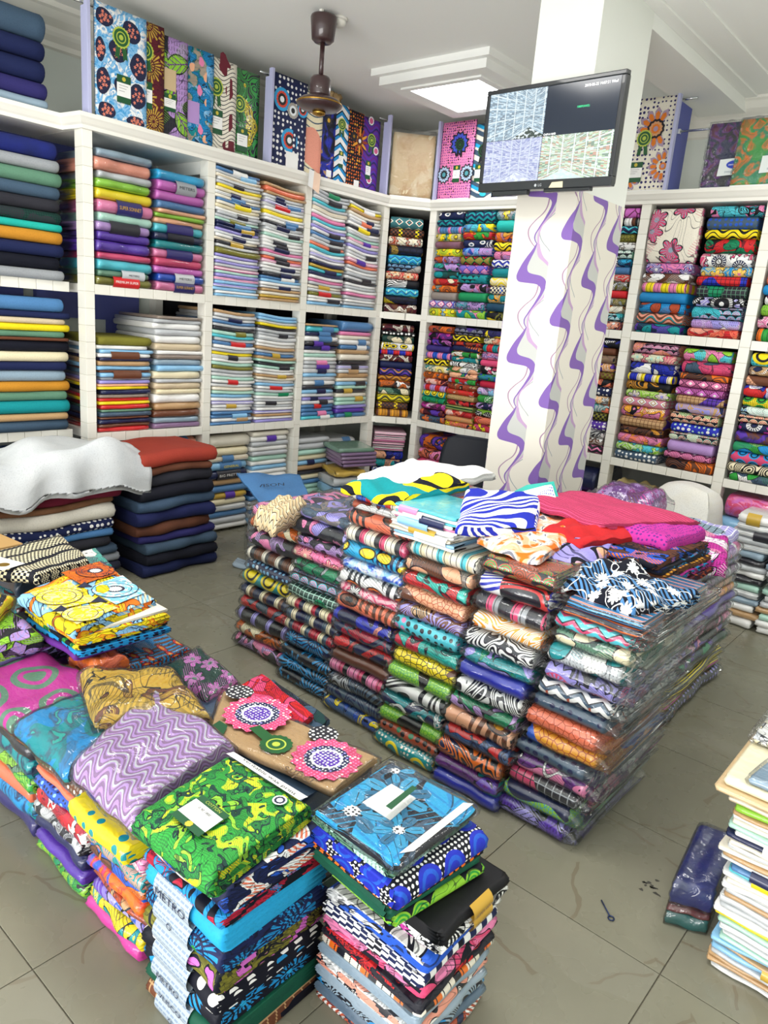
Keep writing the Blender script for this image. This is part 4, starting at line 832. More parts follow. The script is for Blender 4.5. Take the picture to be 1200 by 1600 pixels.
for nm, x0, x1, z0, z1, fn, st in (('camera_view', sx0, scx-.001, scz+.001, sz1, shelves_view(1, ('27405c', '8fb0c6', 'cfe2ec', '4d7390'), .75, '3b4a44'), .95), ('camera_view', sx0, scx-.001, sz0, scz-.001, shelves_view(5, ('b6bfe0', 'dfe5f6', '8f97c4', 'eef2fb'), .6, 'c4cbe2'), 1.0), ('camera_view', scx+.001, sx1, sz0, scz-.001, shelves_view(9, ('2c5a3c', 'b9d3a0', 'd9ece0', 'c96a4a'), .35, 'cfeae4'), 1.0)):
    raw(nm, [(x0, 0, z0), (x1, 0, z0), (x1, 0, z1), (x0, 0, z1)], [(0, 1, 2, 3)], [m_view(nm, None, fn, st)], tv, uv=[(0, 0), (1, 0), (1, 1), (0, 1)])
raw('blank_view', [(scx, 0, scz), (sx1, 0, scz), (sx1, 0, sz1), (scx, 0, sz1)], [(0, 1, 2, 3)], [flat('blank_screen', '121c2c', .12, emit=.55)], tv)
M_TXT = flat('screen_text', 'ffffff', .5, emit=1.0)
words('2018-05-23 14:07:31 Wed', .016, M_TXT, tv, (scx+.29, -.001, sz1-.022), (PI/2, 0, 0), wide=.17); words('1080P(AHD)', .013, flat('screen_green', '3fd08a', .5, emit=.8), tv, (scx+.21, -.001, scz+.11), (PI/2, 0, 0)); words('CAM-4 AHD', .013, M_TXT, tv, (scx+.04, -.001, scz+.006), (PI/2, 0, 0))
words('LG', .018, flat('logo_grey', 'b9bdc2', .4), tv, (.0, -.0075, -hh+.018), (PI/2, 0, 0)); disc('round_logo', [(.007, 0)], [flat('logo_grey', 'b9bdc2', .4)], tv, (-.026, -.0072, -hh+.018), (PI/2, 0, 0), 16)
raw('peeling_sticker', [(.055, -.0075, -hh+.004), (.135, -.0075, -hh+.002), (.132, -.0075, -hh+.03), (.07, -.0075, -hh+.028)], [(0, 1, 2, 3)], [flat('sticker', 'dccfae', .6)], tv)

# fan body without blades
FX, FY = 3.382, 3.589
fan = tag(empty('ceiling_fan', (FX, FY, 0)), 'dark brown ceiling fan motor on a rod with its blades removed', 'fan')
M_FAN = flat('fan_brown', '3a2526', .35, coat=.5); M_BRASS = flat('fan_brass', 'b48a3e', .25, .9)
lathe('canopy', [(.05, 3.235), (.066, 3.25), (.078, 3.36), (.074, 3.372)], M_FAN, fan); lathe('rod', [(.014, 3.04), (.014, 3.24)], M_FAN, fan, n=14)
lathe('motor_neck', [(.055, 2.945), (.062, 2.96), (.062, 3.04), (.05, 3.055)], M_FAN, fan)
mo = lathe('motor_housing', [(.05, 2.868), (.11, 2.878), (.135, 2.898), (.136, 2.915), (.11, 2.935), (.06, 2.95)], M_FAN, fan); lathe('brass_ring', [(.1365, 2.905), (.1385, 2.909), (.1365, 2.914)], M_BRASS, mo)
lathe('brass_cap', [(.012, 2.842), (.038, 2.852), (.04, 2.869)], M_BRASS, fan); box('ceiling_hook', (-.03, -.01, 3.37), (-.015, .01, ZC), M_TRIM, fan); tube('wire', [(.02, 0, 3.37), (.025, .0, 3.385), (.01, 0, ZC)], .003, flat('wire_black', '151515', .5), fan)
sd = tag(empty('smoke_detector', (3.50, 3.584, 0)), 'small round white smoke detector beside the fan canopy', 'detector')
lathe('base', [(.05, ZC-.012), (.05, ZC)], M_TRIM, sd); lathe('dome', [(.02, ZC-.05), (.034, ZC-.043), (.042, ZC-.025), (.042, ZC-.012)], M_TRIM, sd)
lp = tag(empty('ceiling_lamp', (4.78, 3.53, 0)), 'square stepped white ceiling lamp with a glowing panel', 'lamp')
for nm, a2, b2, z0, z1 in (('outer_frame', .50, .44, 3.355, ZC), ('middle_frame', .455, .34, 3.30, 3.375), ('inner_frame', .345, .295, 3.288, 3.33)):
    vs_ = []
    for z in (z0, z1):
        for r in (a2, b2): vs_ += [(-r, -r, z), (r, -r, z), (r, r, z), (-r, r, z)]
    fs = []
    for i in range(4):
        j = (i+1) % 4; fs += [(i, j, 4+j, 4+i), (8+i, 12+i, 12+j, 8+j), (i, 8+i, 8+j, j), (4+i, 4+j, 12+j, 12+i)]
    raw(nm, vs_, fs, [M_CEIL], lp)
for i in range(4):
    y0 = -.29+i*.145; raw('light_panel', [(-.29, y0+.004, 3.312), (.29, y0+.004, 3.312), (.29, y0+.141, 3.312), (-.29, y0+.141, 3.312)], [(0, 3, 2, 1)], [flat('lamp_glow', 'ffffff', .5, emit=9)], lp)

# tall flowered cloth standing on the left pile of the bay right of the pillar
tag(folded('wax_print', 'flower ivory rose bluegrey ivory', .345, .09, .35, (XW+.035, 2.075, 2.237), -PI/2, 'wax', .62, 77, 10, 3, 12, .03, .02), 'white cloth with big pink and blue poppies, standing on its pile', 'cloth')

# ================================================================== loose cloth helpers
def quadmap(p, w, d, lift=0, bump=0, seed=0, droop=0, fold=0):
    """lays a block on a quadrilateral (front-left, front-right, back-right, back-left), each point (x, y, z)"""
    A, B_, D_, E_ = [np.array(q, float) for q in p]; r = np.random.default_rng(seed); a = r.uniform(-1, 1, 12)
    def f(P):
        s = np.clip(P[:, 0]/w+.5, -.1, 1.1)[:, None]; t = np.clip(P[:, 1]/d+.5, -.1, 1.1)[:, None]
        Q = (1-t)*((1-s)*A+s*B_)+t*((1-s)*E_+s*D_); s, t = s[:, 0], t[:, 0]
        Q[:, 2] += P[:, 2]+lift
        if bump: Q[:, 2] += bump*(np.sin(7*s+a[0]*4)*np.sin(5*t+a[1]*4)*.6+.5*np.sin(13*s+9*t*a[3]+a[2]*5)+.3*np.sin(21*t+8*s+a[4]*5))
        if fold: Q[:, 2] += fold*np.abs(np.sin((s*3.2+t*1.1+a[5])*PI))**2
        e = np.minimum(np.minimum(s, 1-s), np.minimum(t, 1-t)); 
        if droop: Q[:, 2] -= droop*np.clip(1-e/.16, 0, 1)**2
        return Q
    return f
def laid(name, spec, p, h, label, cat='cloth', group=None, fin='cloth', k=1.0, bump=0, droop=0, fold=0, corr=.004, seed=1, nx=22, ny=18, nz=6, rf=None, bag=None, lift=0, parent=None):
    if '~' in spec: spec, q = spec.split(' ~'); k *= float(q)
    w_ = (Vector(p[1])-Vector(p[0])).length; d_ = (Vector(p[3])-Vector(p[0])).length; fm = quadmap(p, w_, d_, lift, bump, seed, droop, fold)
    P, F, U = block(w_, d_, h, nx, ny, nz, rf=rf, rb=.4*h, corr=corr, seed=seed, deform=fm)
    o = empty(name) if bag else None
    m = put_obj('folded_cloth' if bag else name, mesh(name, P, F, U), cloth(spec, fin, k), o)
    if bag:
        r2 = np.random.default_rng(seed+9)
        def g(Q):
            Q0 = Q; Q = fm(Q-[0, 0, .004]); c_ = r2.uniform(0, 6, 6); return Q+.002*np.stack([np.sin(Q0[:, 1]*40+c_[0]), np.sin(Q0[:, 0]*35+c_[1]), 1.2+np.sin((Q0[:, 0]+.4*Q0[:, 1])*30+c_[2]+3*np.sin(Q0[:, 0]*9-Q0[:, 1]*14))], 1)
        P, F, U = block(w_*bag, d_*bag, h+.008, nx, ny, nz, rf=rf, corr=.004, seed=seed, deform=g)
        b = put_obj('plastic_bag', mesh('plastic_bag', P, F, U), film('bag_film', .04, .08, .55, 16, .5), o); b['label'] = 'crinkled clear plastic bag'
    return tag(o or m, label, cat, group)

# ================================================================== trousers piles in front of the left shelving
def wavy(a, seed):
    def f(P, fr, w):
        r = np.random.default_rng(seed); c = r.uniform(0, 6, 3); P = P.copy(); x = P[:, 0]/w
        P[:, 2] += a*min(1, fr*2)*(np.sin(4*x+c[0])*.7+.4*np.sin(9*x+c[1])); return P
    return f
JEAN = dict(noun='folded trousers', cat='trousers', fin='cloth', amp=.02, jit=.025, nx=14, ny=4, nz=8, wj=.08, corr=.004)
pile('folded_trousers', 'plain brick rust *1.5; plain brown ink *.7; plain charcoal ink *1.2; plain ink charcoal *1.1; plain slate navy; plain navy indigo *1.1; plain brown charcoal; plain indigo navy *.8; plain slate charcoal; plain ink charcoal *1.1; plain navy ink', 'L', 2.69, 3.90, .002, .80, .58, .50, where='pile right of the white sheet', group='dark trousers right of the white sheet', sag=wavy(.012, 3), lean=(-.02, .02), **JEAN)
pile('folded_trousers', 'plain charcoal *.8; plain sky bluegrey *.9; plain wine maroon *1.4; plain brown tan *.6; plain ivory silver *1.4; dots navy white navy ~1; plain steel denim *.8; plain charcoal; plain slate charcoal; plain grey slate; plain charcoal navy; plain ink', 'L', 1.86, 3.975, .002, .715, .86, .46, where='pile under the white sheet', group='trousers and cloth under the white sheet', sag=wavy(.014, 5), **JEAN)
def sheet_path(P, L0=.52):
    """runs back to front over the pile, then hangs down its front with folds"""
    Q = P.copy(); x, s = P[:, 0], -P[:, 1]+.5; th = P[:, 2]
    fr = .40; over = np.clip(s-fr, 0, 1); flat_ = np.minimum(s, fr)
    lo = .055*np.sin(6*x+.6)+.02*np.sin(17*x+2)
    hang = over*(1+.35*np.sin(4.2*x+1.2)+.5*np.clip(x-.15, 0, 1))
    Q[:, 1] = 4.36-flat_-.035*np.sin(np.clip(over/.06, 0, 1)*PI/2)-.028*np.sin(15*x+3*np.sin(4*x))*np.clip(over*6, 0, 1)-th*np.clip(over*12, 0, 1)
    Q[:, 2] = .812+lo*np.clip(flat_*4, 0, 1)+th*(1-np.clip(over*12, 0, 1))-hang+.03*np.sin(9*x+12*s)*np.clip(1-over*8, 0, 1)
    Q[:, 0] = 1.88+x*1.02+.05*over*np.sin(5*x); return Q
P, F, U = block(1.16, 1.0, .02, 40, 40, 2, rf=.004, rs=.002, deform=None)
P[:, 1] = P[:, 1]*.60+.2
P = sheet_path(P)
tag(put_obj('white_sheet', mesh('white_sheet', P, F, U), cloth('plain silver white')), 'crumpled white cotton sheet draped over the trousers pile at far left', 'sheet')
laid('shirt_bag', 'plain steel denim', [(2.86, 3.28, .50), (3.10, 3.12, .52), (3.42, 3.62, .62), (2.95, 3.72, .66)], .012, 'blue flattened shirt bag with dark lettering on top of clear bags', 'bag', fin='wax', bump=.012, seed=4, nx=14, ny=12, nz=2)
words('VISON', .06, M_INKF, bpy.data.objects['shirt_bag'], (3.06, 3.50, .622), (math.radians(12), math.radians(-6), math.radians(-38)))
for i, (p, h, lb, sp) in enumerate((([(2.98, 3.42, .0), (3.26, 3.26, .0), (3.38, 3.64, 0), (3.12, 3.80, 0)], .46, 'bulging clear bag of white packs beside the trousers pile', 'tie silver white bluegrey'), ([(3.38, 3.20, .0), (3.74, 3.05, .0), (3.9, 3.50, 0), (3.52, 3.66, 0)], .50, 'heap of clear bags between blue shirt bag and corner bays', 'tie white silver grey'))):
    laid('clear_bag', sp, p, h, lb, 'bag', 'clear bags by the trousers pile', fin='bag', bump=.02, droop=.04, seed=20+i, bag=1.08, rf=.06)
laid('clear_bag', 'plain bluegrey silver', [(2.99, 3.78, 0), (3.08, 3.5, 0), (3.2, 3.6, 0), (3.1, 3.86, 0)], .03, 'thin pale blue bag flat on the floor by the trousers', 'bag', 'clear bags by the trousers pile', fin='bag', bump=.004, seed=31, nz=3)
laid('wrapped_pack', 'plain sage grey', [(4.36, 4.16, .60), (4.74, 4.10, .59), (4.86, 4.42, .60), (4.46, 4.46, .61)], .035, 'grey green shirt pack slanting out of third bay, topmost', 'shirt pack', 'packs spilling out of the third bay', fin='bag', seed=8, nx=10, ny=6)
for i in range(4): laid('wrapped_pack', 'plain mauve '+('slate', 'grey', 'charcoal', 'slate')[i], [(4.38+.01*i, 4.15, .57-.032*i), (4.76, 4.09, .565-.032*i), (4.88, 4.40, .57-.032*i), (4.48, 4.44, .60-.032*i)], .027, f'mauve wrapped pack, {ORD[i]} layer below the grey green slanting pack', 'shirt pack', 'packs spilling out of the third bay', fin='bag', seed=40+i, nx=10, ny=6)
laid('wrapped_pack', 'plain mustard khaki', [(4.32, 4.14, .40), (4.62, 4.08, .40), (4.72, 4.36, .42), (4.42, 4.42, .42)], .04, 'mustard bagged cloth under the slanting mauve packs', 'shirt pack', 'packs spilling out of the third bay', fin='bag', bump=.01, seed=50, nx=10, ny=6)
for i in range(5): laid('wrapped_pack', 'plain '+('silver', 'sky', 'mint', 'cream', 'white')[i]+' grey', [(4.30, 4.14, .32-.078*i), (4.68, 4.08, .32-.078*i), (4.8, 4.40, .32-.078*i), (4.40, 4.44, .32-.078*i)], .07, f'{("silver","sky","mint","cream","white")[i]} shirt pack, {ORD[i]} below the mustard bagged cloth', 'shirt pack', 'packs spilling out of the third bay', fin='bag', seed=60+i, nx=8, ny=4)

# ================================================================== central pile of film-wrapped bundles
WRAP = film('bundle_film', .03, .09, .5, 14, .18)
PILE = dict(side='R', noun='fabric bundle', cat='fabric bundle', fin='bag', amp=.006, jit=.012, nx=12, ny=3, nz=9, corr=.005, wj=.03, rzj=.02, group='wrapped bundles in the central pile')
def column(rows, c, front, z1, w, where, lean, ext):
    pile('fabric_bundle', ';'.join(reversed([r for r in rows.split(';')])), c=c, front=front, z0=.002, z1=z1, w=w, d=.60, where=where, lean=lean, wrap=(WRAP, w, 0, ext), **PILE)
column('blob charcoal pink lilac; blob orange cream brown *.9; stripe charcoal lavender charcoal *1.1; blob red slate charcoal; stripe navy cream brown; bigdots teal teal yellow ink ~.6 *1.2; dots navy sky white *.8; stripe brown ivory charcoal *1.1; blob charcoal pink lilac *1.2; blob orange cream ink *1.1; blob charcoal pink lavender', 2.63, 2.255, .77, .38, 'first column of central pile', (-.03, .06), .01)
column('spiky ink azure cyan ~.8; spiky azure ink azure ~.8; spiky ink azure cyan ~.9; spiky navy azure cyan ~.8 *1.2; stripe crimson cream slate; stripe navy slate cream; stripe cream crimson navy; grid forest mint emerald *1.1; scale aqua pink white *1.1; blob emerald grey ink *1.2; flower pink rose cream; blob lilac charcoal pink; blob charcoal lavender pink *1.2; blob slate lavender taupe', 2.245, 2.20, .85, .345, 'second column of central pile', (-.02, .06), .01)
column('blob blue denim yellow *1.1; swirl navy slate charcoal; swirl ink slate grey *1.1; stripe pink rose ink *1.1; plain brown maroon; blob red navy ink; blob crimson navy slate; blob navy royal salmon; eye coral brown ink brown ~.7 *1.3; flower rose white ink *.9; eye white orange ink charcoal ~.8 *1.1; tie blue sky white navy; eye cyan yellow yellow navy ~.8 *1.2; stripe ivory charcoal rose *1.1; eye coral brown rust charcoal ~.7 *1.2; blob white rust slate *.6; stripe blue red ivory *.5', 1.895, 2.16, 1.0, .34, 'third column of central pile', (-.03, .05), .01)
column('bigdots teal ivory teal yellow ~.6; dots rust black emerald; crackle lime green black ~1.4 *1.1; blob teal navy white; swirl royal red white ~.5; crackle lime emerald black ~1.4; crackle yellow black brown ~.9 *1.1; blob turquoise crimson ink; dots aqua ink pink *1.1; swirl brown lavender tan; crackle peach rust brown *1.1; blob red turquoise ink *1.1; leaf taupe peach brown *1.1; stripe ivory aqua cream', 1.56, 2.12, .90, .31, 'fourth column of central pile', (-.05, .04), .012)
column('plain royal navy; blob purple teal violet; swirl orange navy orange *1.1; blob denim red navy; eye peach brown amber brown ~.7 *1.1; blob emerald lilac ink *.9; swirl white ink white *1.1; plain royal navy *1.1; blob teal lavender emerald; swirl white ink white *1.1; swirl amber white orange; stripe charcoal rose grey *1.1; swirl royal white red ~.5 *1.2; scale rust green brown *1.1', 1.265, 2.10, .93, .285, 'fifth column of central pile', (-.09, .05), .012)
column('leaf violet lavender ink charcoal *1.1; crackle lime azure navy ~1.3 *1.1; grid charcoal grey rose; blob purple pink white *1.1; dots slate navy slate *.9; crackle amber rust blue ~.9 *1.1; crackle coral rust slate ~.9 *1.2; dots slate navy slate *1.1; zig slate white rust *1.1; burst charcoal lavender rose *1.1; leaf silver teal white *1.1; leaf sage cream forest *1.1; zig rose aqua black *.8; fine orange navy black *.6; fine charcoal azure salmon *.5', .99, 2.14, .865, .27, 'sixth column of central pile', (-.12, .03), .05)
# second row, seen only over the top
for i, (c, zt_) in enumerate(((1.22, .84), (1.80, .88), (2.38, .76))):
    pile('fabric_bundle', 'blob maroon navy; blob navy rust ink; dots brown amber; blob charcoal violet; plain navy; blob black red; plain maroon; blob forest teal; plain charcoal; blob navy white', 'R', c, 2.80, .002, zt_, .54, .50, where=f'{("right", "middle", "left")[i]} stack behind the central pile', noun='fabric bundle', cat='fabric bundle', group='bundles behind the central pile', fin='bag', nz=6, nx=8)
# back stack at the right end
pile('fabric_bundle', 'blob lilac pink white *1.1; tie slate charcoal violet; blob mauve silver navy *1.1; blob tan grey salmon; tie amber brown salmon *1.1; plain violet royal *1.1; blob mauve navy purple; blob plum black pink; blob ink violet pink; leaf forest violet emerald ink; plain charcoal ink; fine yellow black ink *1.2; fine ink yellow magenta; dots ink lavender brown *1.2', 'L', 3.64, .915, .002, .77, .80, .46, where='back stack behind sixth column', noun='fabric bundle', cat='fabric bundle', group='bundles in the back stack', fin='bag', nx=14, ny=3, nz=7, amp=.012, jit=.02, wj=.06, lean=(-.10, -.02), wrap=(WRAP, 0, 0, .03))

# ---- loose cloths and packs lying on the central pile
b = packs('a-*.8 wp aw*.8 wn p-*.7 ws w- wu iw s- w-'); 
pile('shirt_pack', b, 'R', 1.60, 2.14, .902, 1.03, .30, .30, where='stack on the fourth column of central pile', group='thin striped packs on the central pile', **dict(SHP, amp=.008, corr=.004))
LP = 'loose cloths on the central pile'
laid('loose_cloth', 'bigdots teal teal yellow ink ~.5', [(2.13, 2.02, 1.012), (2.17, 1.73, 1.005), (2.60, 1.70, 1.05), (2.40, 2.03, 1.05)], .04, 'teal cloth with yellow rings, draped on the third column', group=LP, bump=.015, droop=.012, seed=3, k=.7)
laid('loose_cloth', 'plain white', [(2.19, 1.99, 1.062), (2.40, 1.76, 1.06), (2.80, 1.70, 1.07), (2.62, 2.04, 1.09)], .03, 'white cloth heaped behind the teal ringed cloth', group=LP, bump=.014, fold=0, droop=.02, seed=5)
laid('loose_cloth', 'swirl white royal navy ~.6', [(2.486, 1.648, 1.045), (2.087, 1.409, 1.0), (2.45, 1.285, .965), (2.80, 1.463, 1.02)], .035, 'white and royal-blue big leaf cloth folded on the pile top', group=LP, bump=.008, droop=.015, seed=7, k=.45)
laid('loose_cloth', 'tie orange peach white navy', [(2.20, 1.39, .955), (2.20, 1.13, .945), (2.86, 1.22, .955), (2.80, 1.46, .965)], .022, 'orange tie-dyed cloth drooping under the royal-blue leaf cloth', group=LP, bump=.01, droop=.02, seed=9)
laid('loose_cloth', 'burst peach lavender ink ~.5', [(2.30, 1.20, .905), (2.36, .99, .87), (2.78, 1.10, .91), (2.56, 1.26, .935)], .045, 'peach striped cloth with lavender wheel flower beside the orange cloth', group=LP, bump=.012, droop=.02, seed=11, k=.6)
laid('loose_cloth', 'plain red maroon', [(2.46, 1.30, .965), (2.50, 1.12, .95), (2.86, 1.03, .95), (2.80, 1.28, .985)], .022, 'plain red cloth slipping over the dark prints', group=LP, bump=.014, droop=.025, seed=13)
for i, sp in enumerate(('blob brown blue ink orange', 'blob charcoal azure navy rust', 'dots brown amber ink', 'blob magenta azure ink', 'blob maroon rust navy')): laid('loose_cloth', sp, [(2.56-.01*i, 1.28, .925-.024*i), (2.64+.02*i, .88-.012*i, .905-.024*i), (3.16, .86-.01*i, .905-.024*i), (3.10, 1.30, .925-.024*i)], .021, f'{describe(sp)[0]} print cloth, {ORD[i]} layer below the magenta cloth', group='dark prints below the magenta cloth', bump=.006, droop=.006, seed=70+i, corr=.008)
laid('loose_cloth', 'dots magenta purple magenta ~2', [(2.78, 1.16, .955), (2.82, .92, .935), (3.16, .88, .935), (3.20, 1.02, .955)], .045, 'magenta quilted cloth folded thick at the right of the pile', group=LP, bump=.006, droop=.02, seed=15)
laid('loose_cloth', 'fine rose wine rose ~2.6', [(2.66, 1.50, 1.01), (2.70, 1.14, .975), (3.15, .90, .985), (3.02, 1.40, 1.03)], .03, 'rose pinstriped layered cloth sprawled across the pile top', group=LP, bump=.008, fold=.004, droop=.012, seed=17, corr=.014)
laid('loose_cloth', 'batik ink steel white brown', [(2.25, 1.11, .876), (2.20, .78, .868), (2.53, .68, .872), (2.60, 1.06, .89)], .032, 'dark blue batik cloth with white sprigs on the sixth column', group=LP, bump=.02, droop=.03, fold=.015, seed=19, corr=.006)
laid('loose_cloth', 'leaf magenta white pink orchid', [(3.10, .98, .79), (3.20, .78, .775), (3.62, .90, .785), (3.55, 1.10, .80)], .085, 'orchid and white leaf cloth in layers atop the back stack', group='cloths atop the back stack', bump=.01, droop=.03, seed=21, corr=.012)
laid('loose_cloth', 'grid lavender white bluegrey', [(3.50, 1.22, .785), (3.60, .93, .78), (3.98, .95, .78), (3.94, 1.30, .79)], .05, 'lavender line-patterned cloth behind the orchid leaf cloth', group='cloths atop the back stack', bump=.01, droop=.02, seed=23)
laid('purple_bag', 'batik purple magenta lilac plum', [(3.72, 1.66, .80), (3.76, 1.34, .80), (4.06, 1.36, .80), (4.04, 1.66, .80)], .13, 'magenta lace cloth in a puffed clear bag near the pillar', 'bag', fin='bag', bump=.02, droop=.05, seed=25, bag=1.22, rf=.05)
pile('fabric_bundle', 'blob mauve slate; plain plum; blob navy violet; plain charcoal; blob maroon pink; plain navy; plain slate', 'L', 3.93, 1.33, .002, .795, .36, .36, where='stack under the puffed purple bag', noun='fabric bundle', cat='fabric bundle', group='bundles under the puffed bag', fin='bag', nz=6, nx=8)
laid('knitted_cloth', 'zig beige sand cream', [(2.13, 2.55, .765), (2.09, 2.36, .77), (2.34, 2.40, .835), (2.32, 2.60, .80)], .05, 'ribbed beige knitted cloth bunched over the first two columns', bump=.012, droop=.06, fold=.012, seed=29, k=2.2, corr=.004)
sw = empty('sample_card', (2.70, 1.46, 1.02), math.radians(-55)); tag(sw, 'white swatch card with teal border and blue dotted sample', 'card')
raw('card_sheet', [(-.13, 0, .0), (.13, .02, -.01), (.09, .06, .085), (-.02, .05, .06)], [(0, 1, 2, 3)], [flat('card_teal', '27a79a', .5)], sw); raw('blank_area', [(-.1, -.002, .008), (.115, .016, 0), (.08, .05, .072), (-.015, .042, .05)], [(0, 1, 2, 3)], [M_TAGW], sw)
raw('dotted_sample', [(.03, .006, .012), (.11, .013, .006), (.085, .048, .068), (.03, .038, .05)], [(0, 1, 2, 3)], [cloth('dots white royal royal', 'wax', 3, False)], sw, uv=[(0, 0), (.1, 0), (.1, .06), (0, .06)])

# ---- behind the pile: chair, sacks, packs in front of the right shelving
ch = tag(empty('shop_chair', (4.18, 2.86, 0), -PI/2+.25), 'dark navy plastic chair behind the central pile, left of pillar', 'chair')
M_CH = flat('chair_navy', '10141f', .45, spec=.25)
def shell(P): P = P.copy(); P[:, 1] += .25*P[:, 0]**2*2; return P
P, F, U = block(.44, .035, .42, 14, 2, 14, rf=.012, rs=.06, amp=0, deform=lambda P: np.stack([P[:, 0]*(1-.25*np.clip((P[:, 2]-.2)/.22, 0, 1)**3), P[:, 1]-.55*P[:, 0]**2+.18*P[:, 2]+.1*np.clip(.08-P[:, 2], 0, 1), P[:, 2]], 1), flatz=True)
put_obj('backrest', mesh('backrest', P, F, U), M_CH, ch, (0, .2, .52)); P, F, U = block(.44, .44, .05, 12, 8, 4, rf=.025, deform=lambda P: np.stack([P[:, 0], P[:, 1], P[:, 2]+.25*P[:, 0]**2], 1)); put_obj('seat', mesh('seat', P, F, U), M_CH, ch, (0, 0, .43))
for sx, sy in ((-1, -1), (1, -1), (1, 1), (-1, 1)): tube('leg', [(sx*.17, sy*.16, .44), (sx*.21, sy*.21, .0)], .014, flat('chair_leg', '6f7276', .35, .9), ch)
def sack(name, spec, loc, dims, label, seed, cat='sack', fin='cloth'):
    r = np.random.default_rng(seed); w_, d_, h_ = dims
    def g(P):
        a = r.uniform(0, 6, 4); s = 1+.05*np.sin(P[:, [1]]*18+a[0])+.04*np.sin(P[:, [2]]*22+P[:, [0]]*9+a[1]); Q = P.copy(); Q[:, :2] *= s; Q[:, 2] *= 1-.12*(P[:, 0]/w_*2)**2; return Q
    P, F, U = block(w_, d_, h_, 18, 12, 14, rf=.15, rb=.15, rs=.1, deform=g); return tag(put_obj(name, mesh(name, P, F, U), cloth(spec, fin), None, loc, -PI/2), label, cat, 'sacks before the right shelving')
sack('white_sack', 'plain white cream', (5.10, 1.60, .002), (.50, .42, .80), 'big white stuffed sack in front of the right shelving', 3)
sack('beige_sack', 'plain beige sand', (5.30, 2.06, .002), (.40, .44, .66), 'beige cloth sack left of the big white sack', 4)
laid('loose_cloth', 'plain khaki tan', [(5.10, 2.16, .62), (5.12, 1.92, .62), (5.5, 1.9, .62), (5.5, 2.2, .62)], .05, 'crumpled khaki cloth on top of the beige sack', bump=.02, fold=.012, droop=.03, seed=27)
WP = dict(noun='white pack', cat='shirt pack', fin='bag', amp=.012, jit=.02, nx=10, wj=.1, corr=.006)
pile('plastic_pack', packs('wu*1.4 w-*1.2 wk g- w- h- k- g- w- k- m- w- h- w- t- w-*1.3'), 'R', 1.09, 4.86, .002, .72, .24, .34, where='taller stack by the white sack', group='white packs by the right shelving', **WP)
pile('plastic_pack', packs('w-*1.2 h- g- w- h- m- w- g- t- m- w- w-*1.3'), 'R', .85, 4.84, .002, .50, .24, .34, where='shorter stack by the rightmost bay', group='white packs by the right shelving', **WP)

# ================================================================== front left pile
FG = dict(side='R', noun='bagged cloth', cat='cloth', fin='bag', amp=.008, jit=.014, nx=14, ny=4, nz=8, corr=.006, wj=.05)
fp = pile('bagged_cloth', 'plain royal navy; dots yellow teal yellow ~.7 *1.4; burst violet pink white ~1.4 *1.2; blob salmon red teal *1.2; blob brown blue orange *.9; tie blue orange red; blob rust tan maroon *.5; burst violet lavender blue *.9; blob yellow yellow teal *1.0; plain magenta rose *1.2', c=1.55, front=.855, z0=.002, z1=.44, w=.29, d=.33, where='front pile column beside banded stack', group='bagged cloths, front pile near column', rf=.022, **FG)
pile('bagged_cloth', 'blob slate silver charcoal *1.1; dots brown taupe white ~2 *1.4; plain coral *.6; dots blue navy sky ~2; blob crimson white red ~2 *1.4; blob charcoal silver grey ~2 *1.3; plain navy indigo *1.1; plain violet indigo; blob lime green emerald ~2 *1.2', c=1.88, front=.865, z0=.002, z1=.41, w=.31, d=.33, where='second column of front pile', group='bagged cloths, front pile second column', rf=.022, **FG)
pile('bagged_cloth', 'tie orange coral yellow *1.2; plain charcoal; tie teal slate navy *1.3; blob lime sage green; plain coral red; tie teal azure navy *1.2; plain indigo', c=2.24, front=.87, z0=.002, z1=.405, w=.36, d=.33, where='third column of front pile', group='bagged cloths, front pile third column', rf=.022, **FG)
pile('bagged_cloth', 'blob charcoal lavender purple; plain purple; blob ink olive violet; plain indigo; blob charcoal lime; plain plum; plain navy', c=2.62, front=.87, z0=.002, z1=.48, w=.36, d=.34, where='fourth column of front pile', group='bagged cloths, front pile fourth column', **FG)
for c, z1_, w_, nm, fr in ((1.40, .44, .34, 'near', 1.20), (1.78, .40, .36, 'middle', 1.22), (2.22, .38, .42, 'third', 1.22), (2.66, .40, .42, 'far', 1.23), (3.06, .56, .34, 'farthest', 1.2)):
    pile('bagged_cloth', 'plain slate navy; blob maroon teal; plain purple; blob navy orange; plain charcoal; plain forest', c=c, front=fr, z0=.002, z1=z1_, w=w_, d=.31, where=f'{nm} stack behind the front pile columns', group='bagged cloths behind the front columns', **dict(FG, nx=8, nz=6))
fp[1].location.x -= .055; fp[1].location.y += .015
FT = 'cloths on top of the front pile'
M_NV = flat('bloom_navy', '1c1f3e', .6)
laid('bagged_cloth', 'wave mauve lilac silver', [(.825, 1.69, .445), (.825, 1.385, .445), (1.19, 1.46, .46), (1.19, 1.86, .46)], .085, 'plum lace cloth with cream scallop waves, bagged, front pile top', group=FT, bump=.01, droop=.02, seed=33, bag=1.05, corr=.006, k=1.7)
laid('bagged_cloth', 'tie teal azure slate turquoise', [(.83, 2.06, .415), (.83, 1.74, .415), (1.12, 1.80, .415), (1.12, 2.10, .415)], .06, 'teal marbled cloth in clear bag left of plum lace', group=FT, bump=.008, droop=.02, seed=35, bag=1.05)
laid('bagged_cloth', 'blob mustard mustard brown gold', [(1.06, 2.10, .49), (.96, 1.82, .48), (1.22, 1.62, .50), (1.32, 1.98, .48)], .055, 'mustard dotted-print cloth in clear bag behind plum lace', group=FT, bump=.012, droop=.02, seed=37, bag=1.06, k=.8)
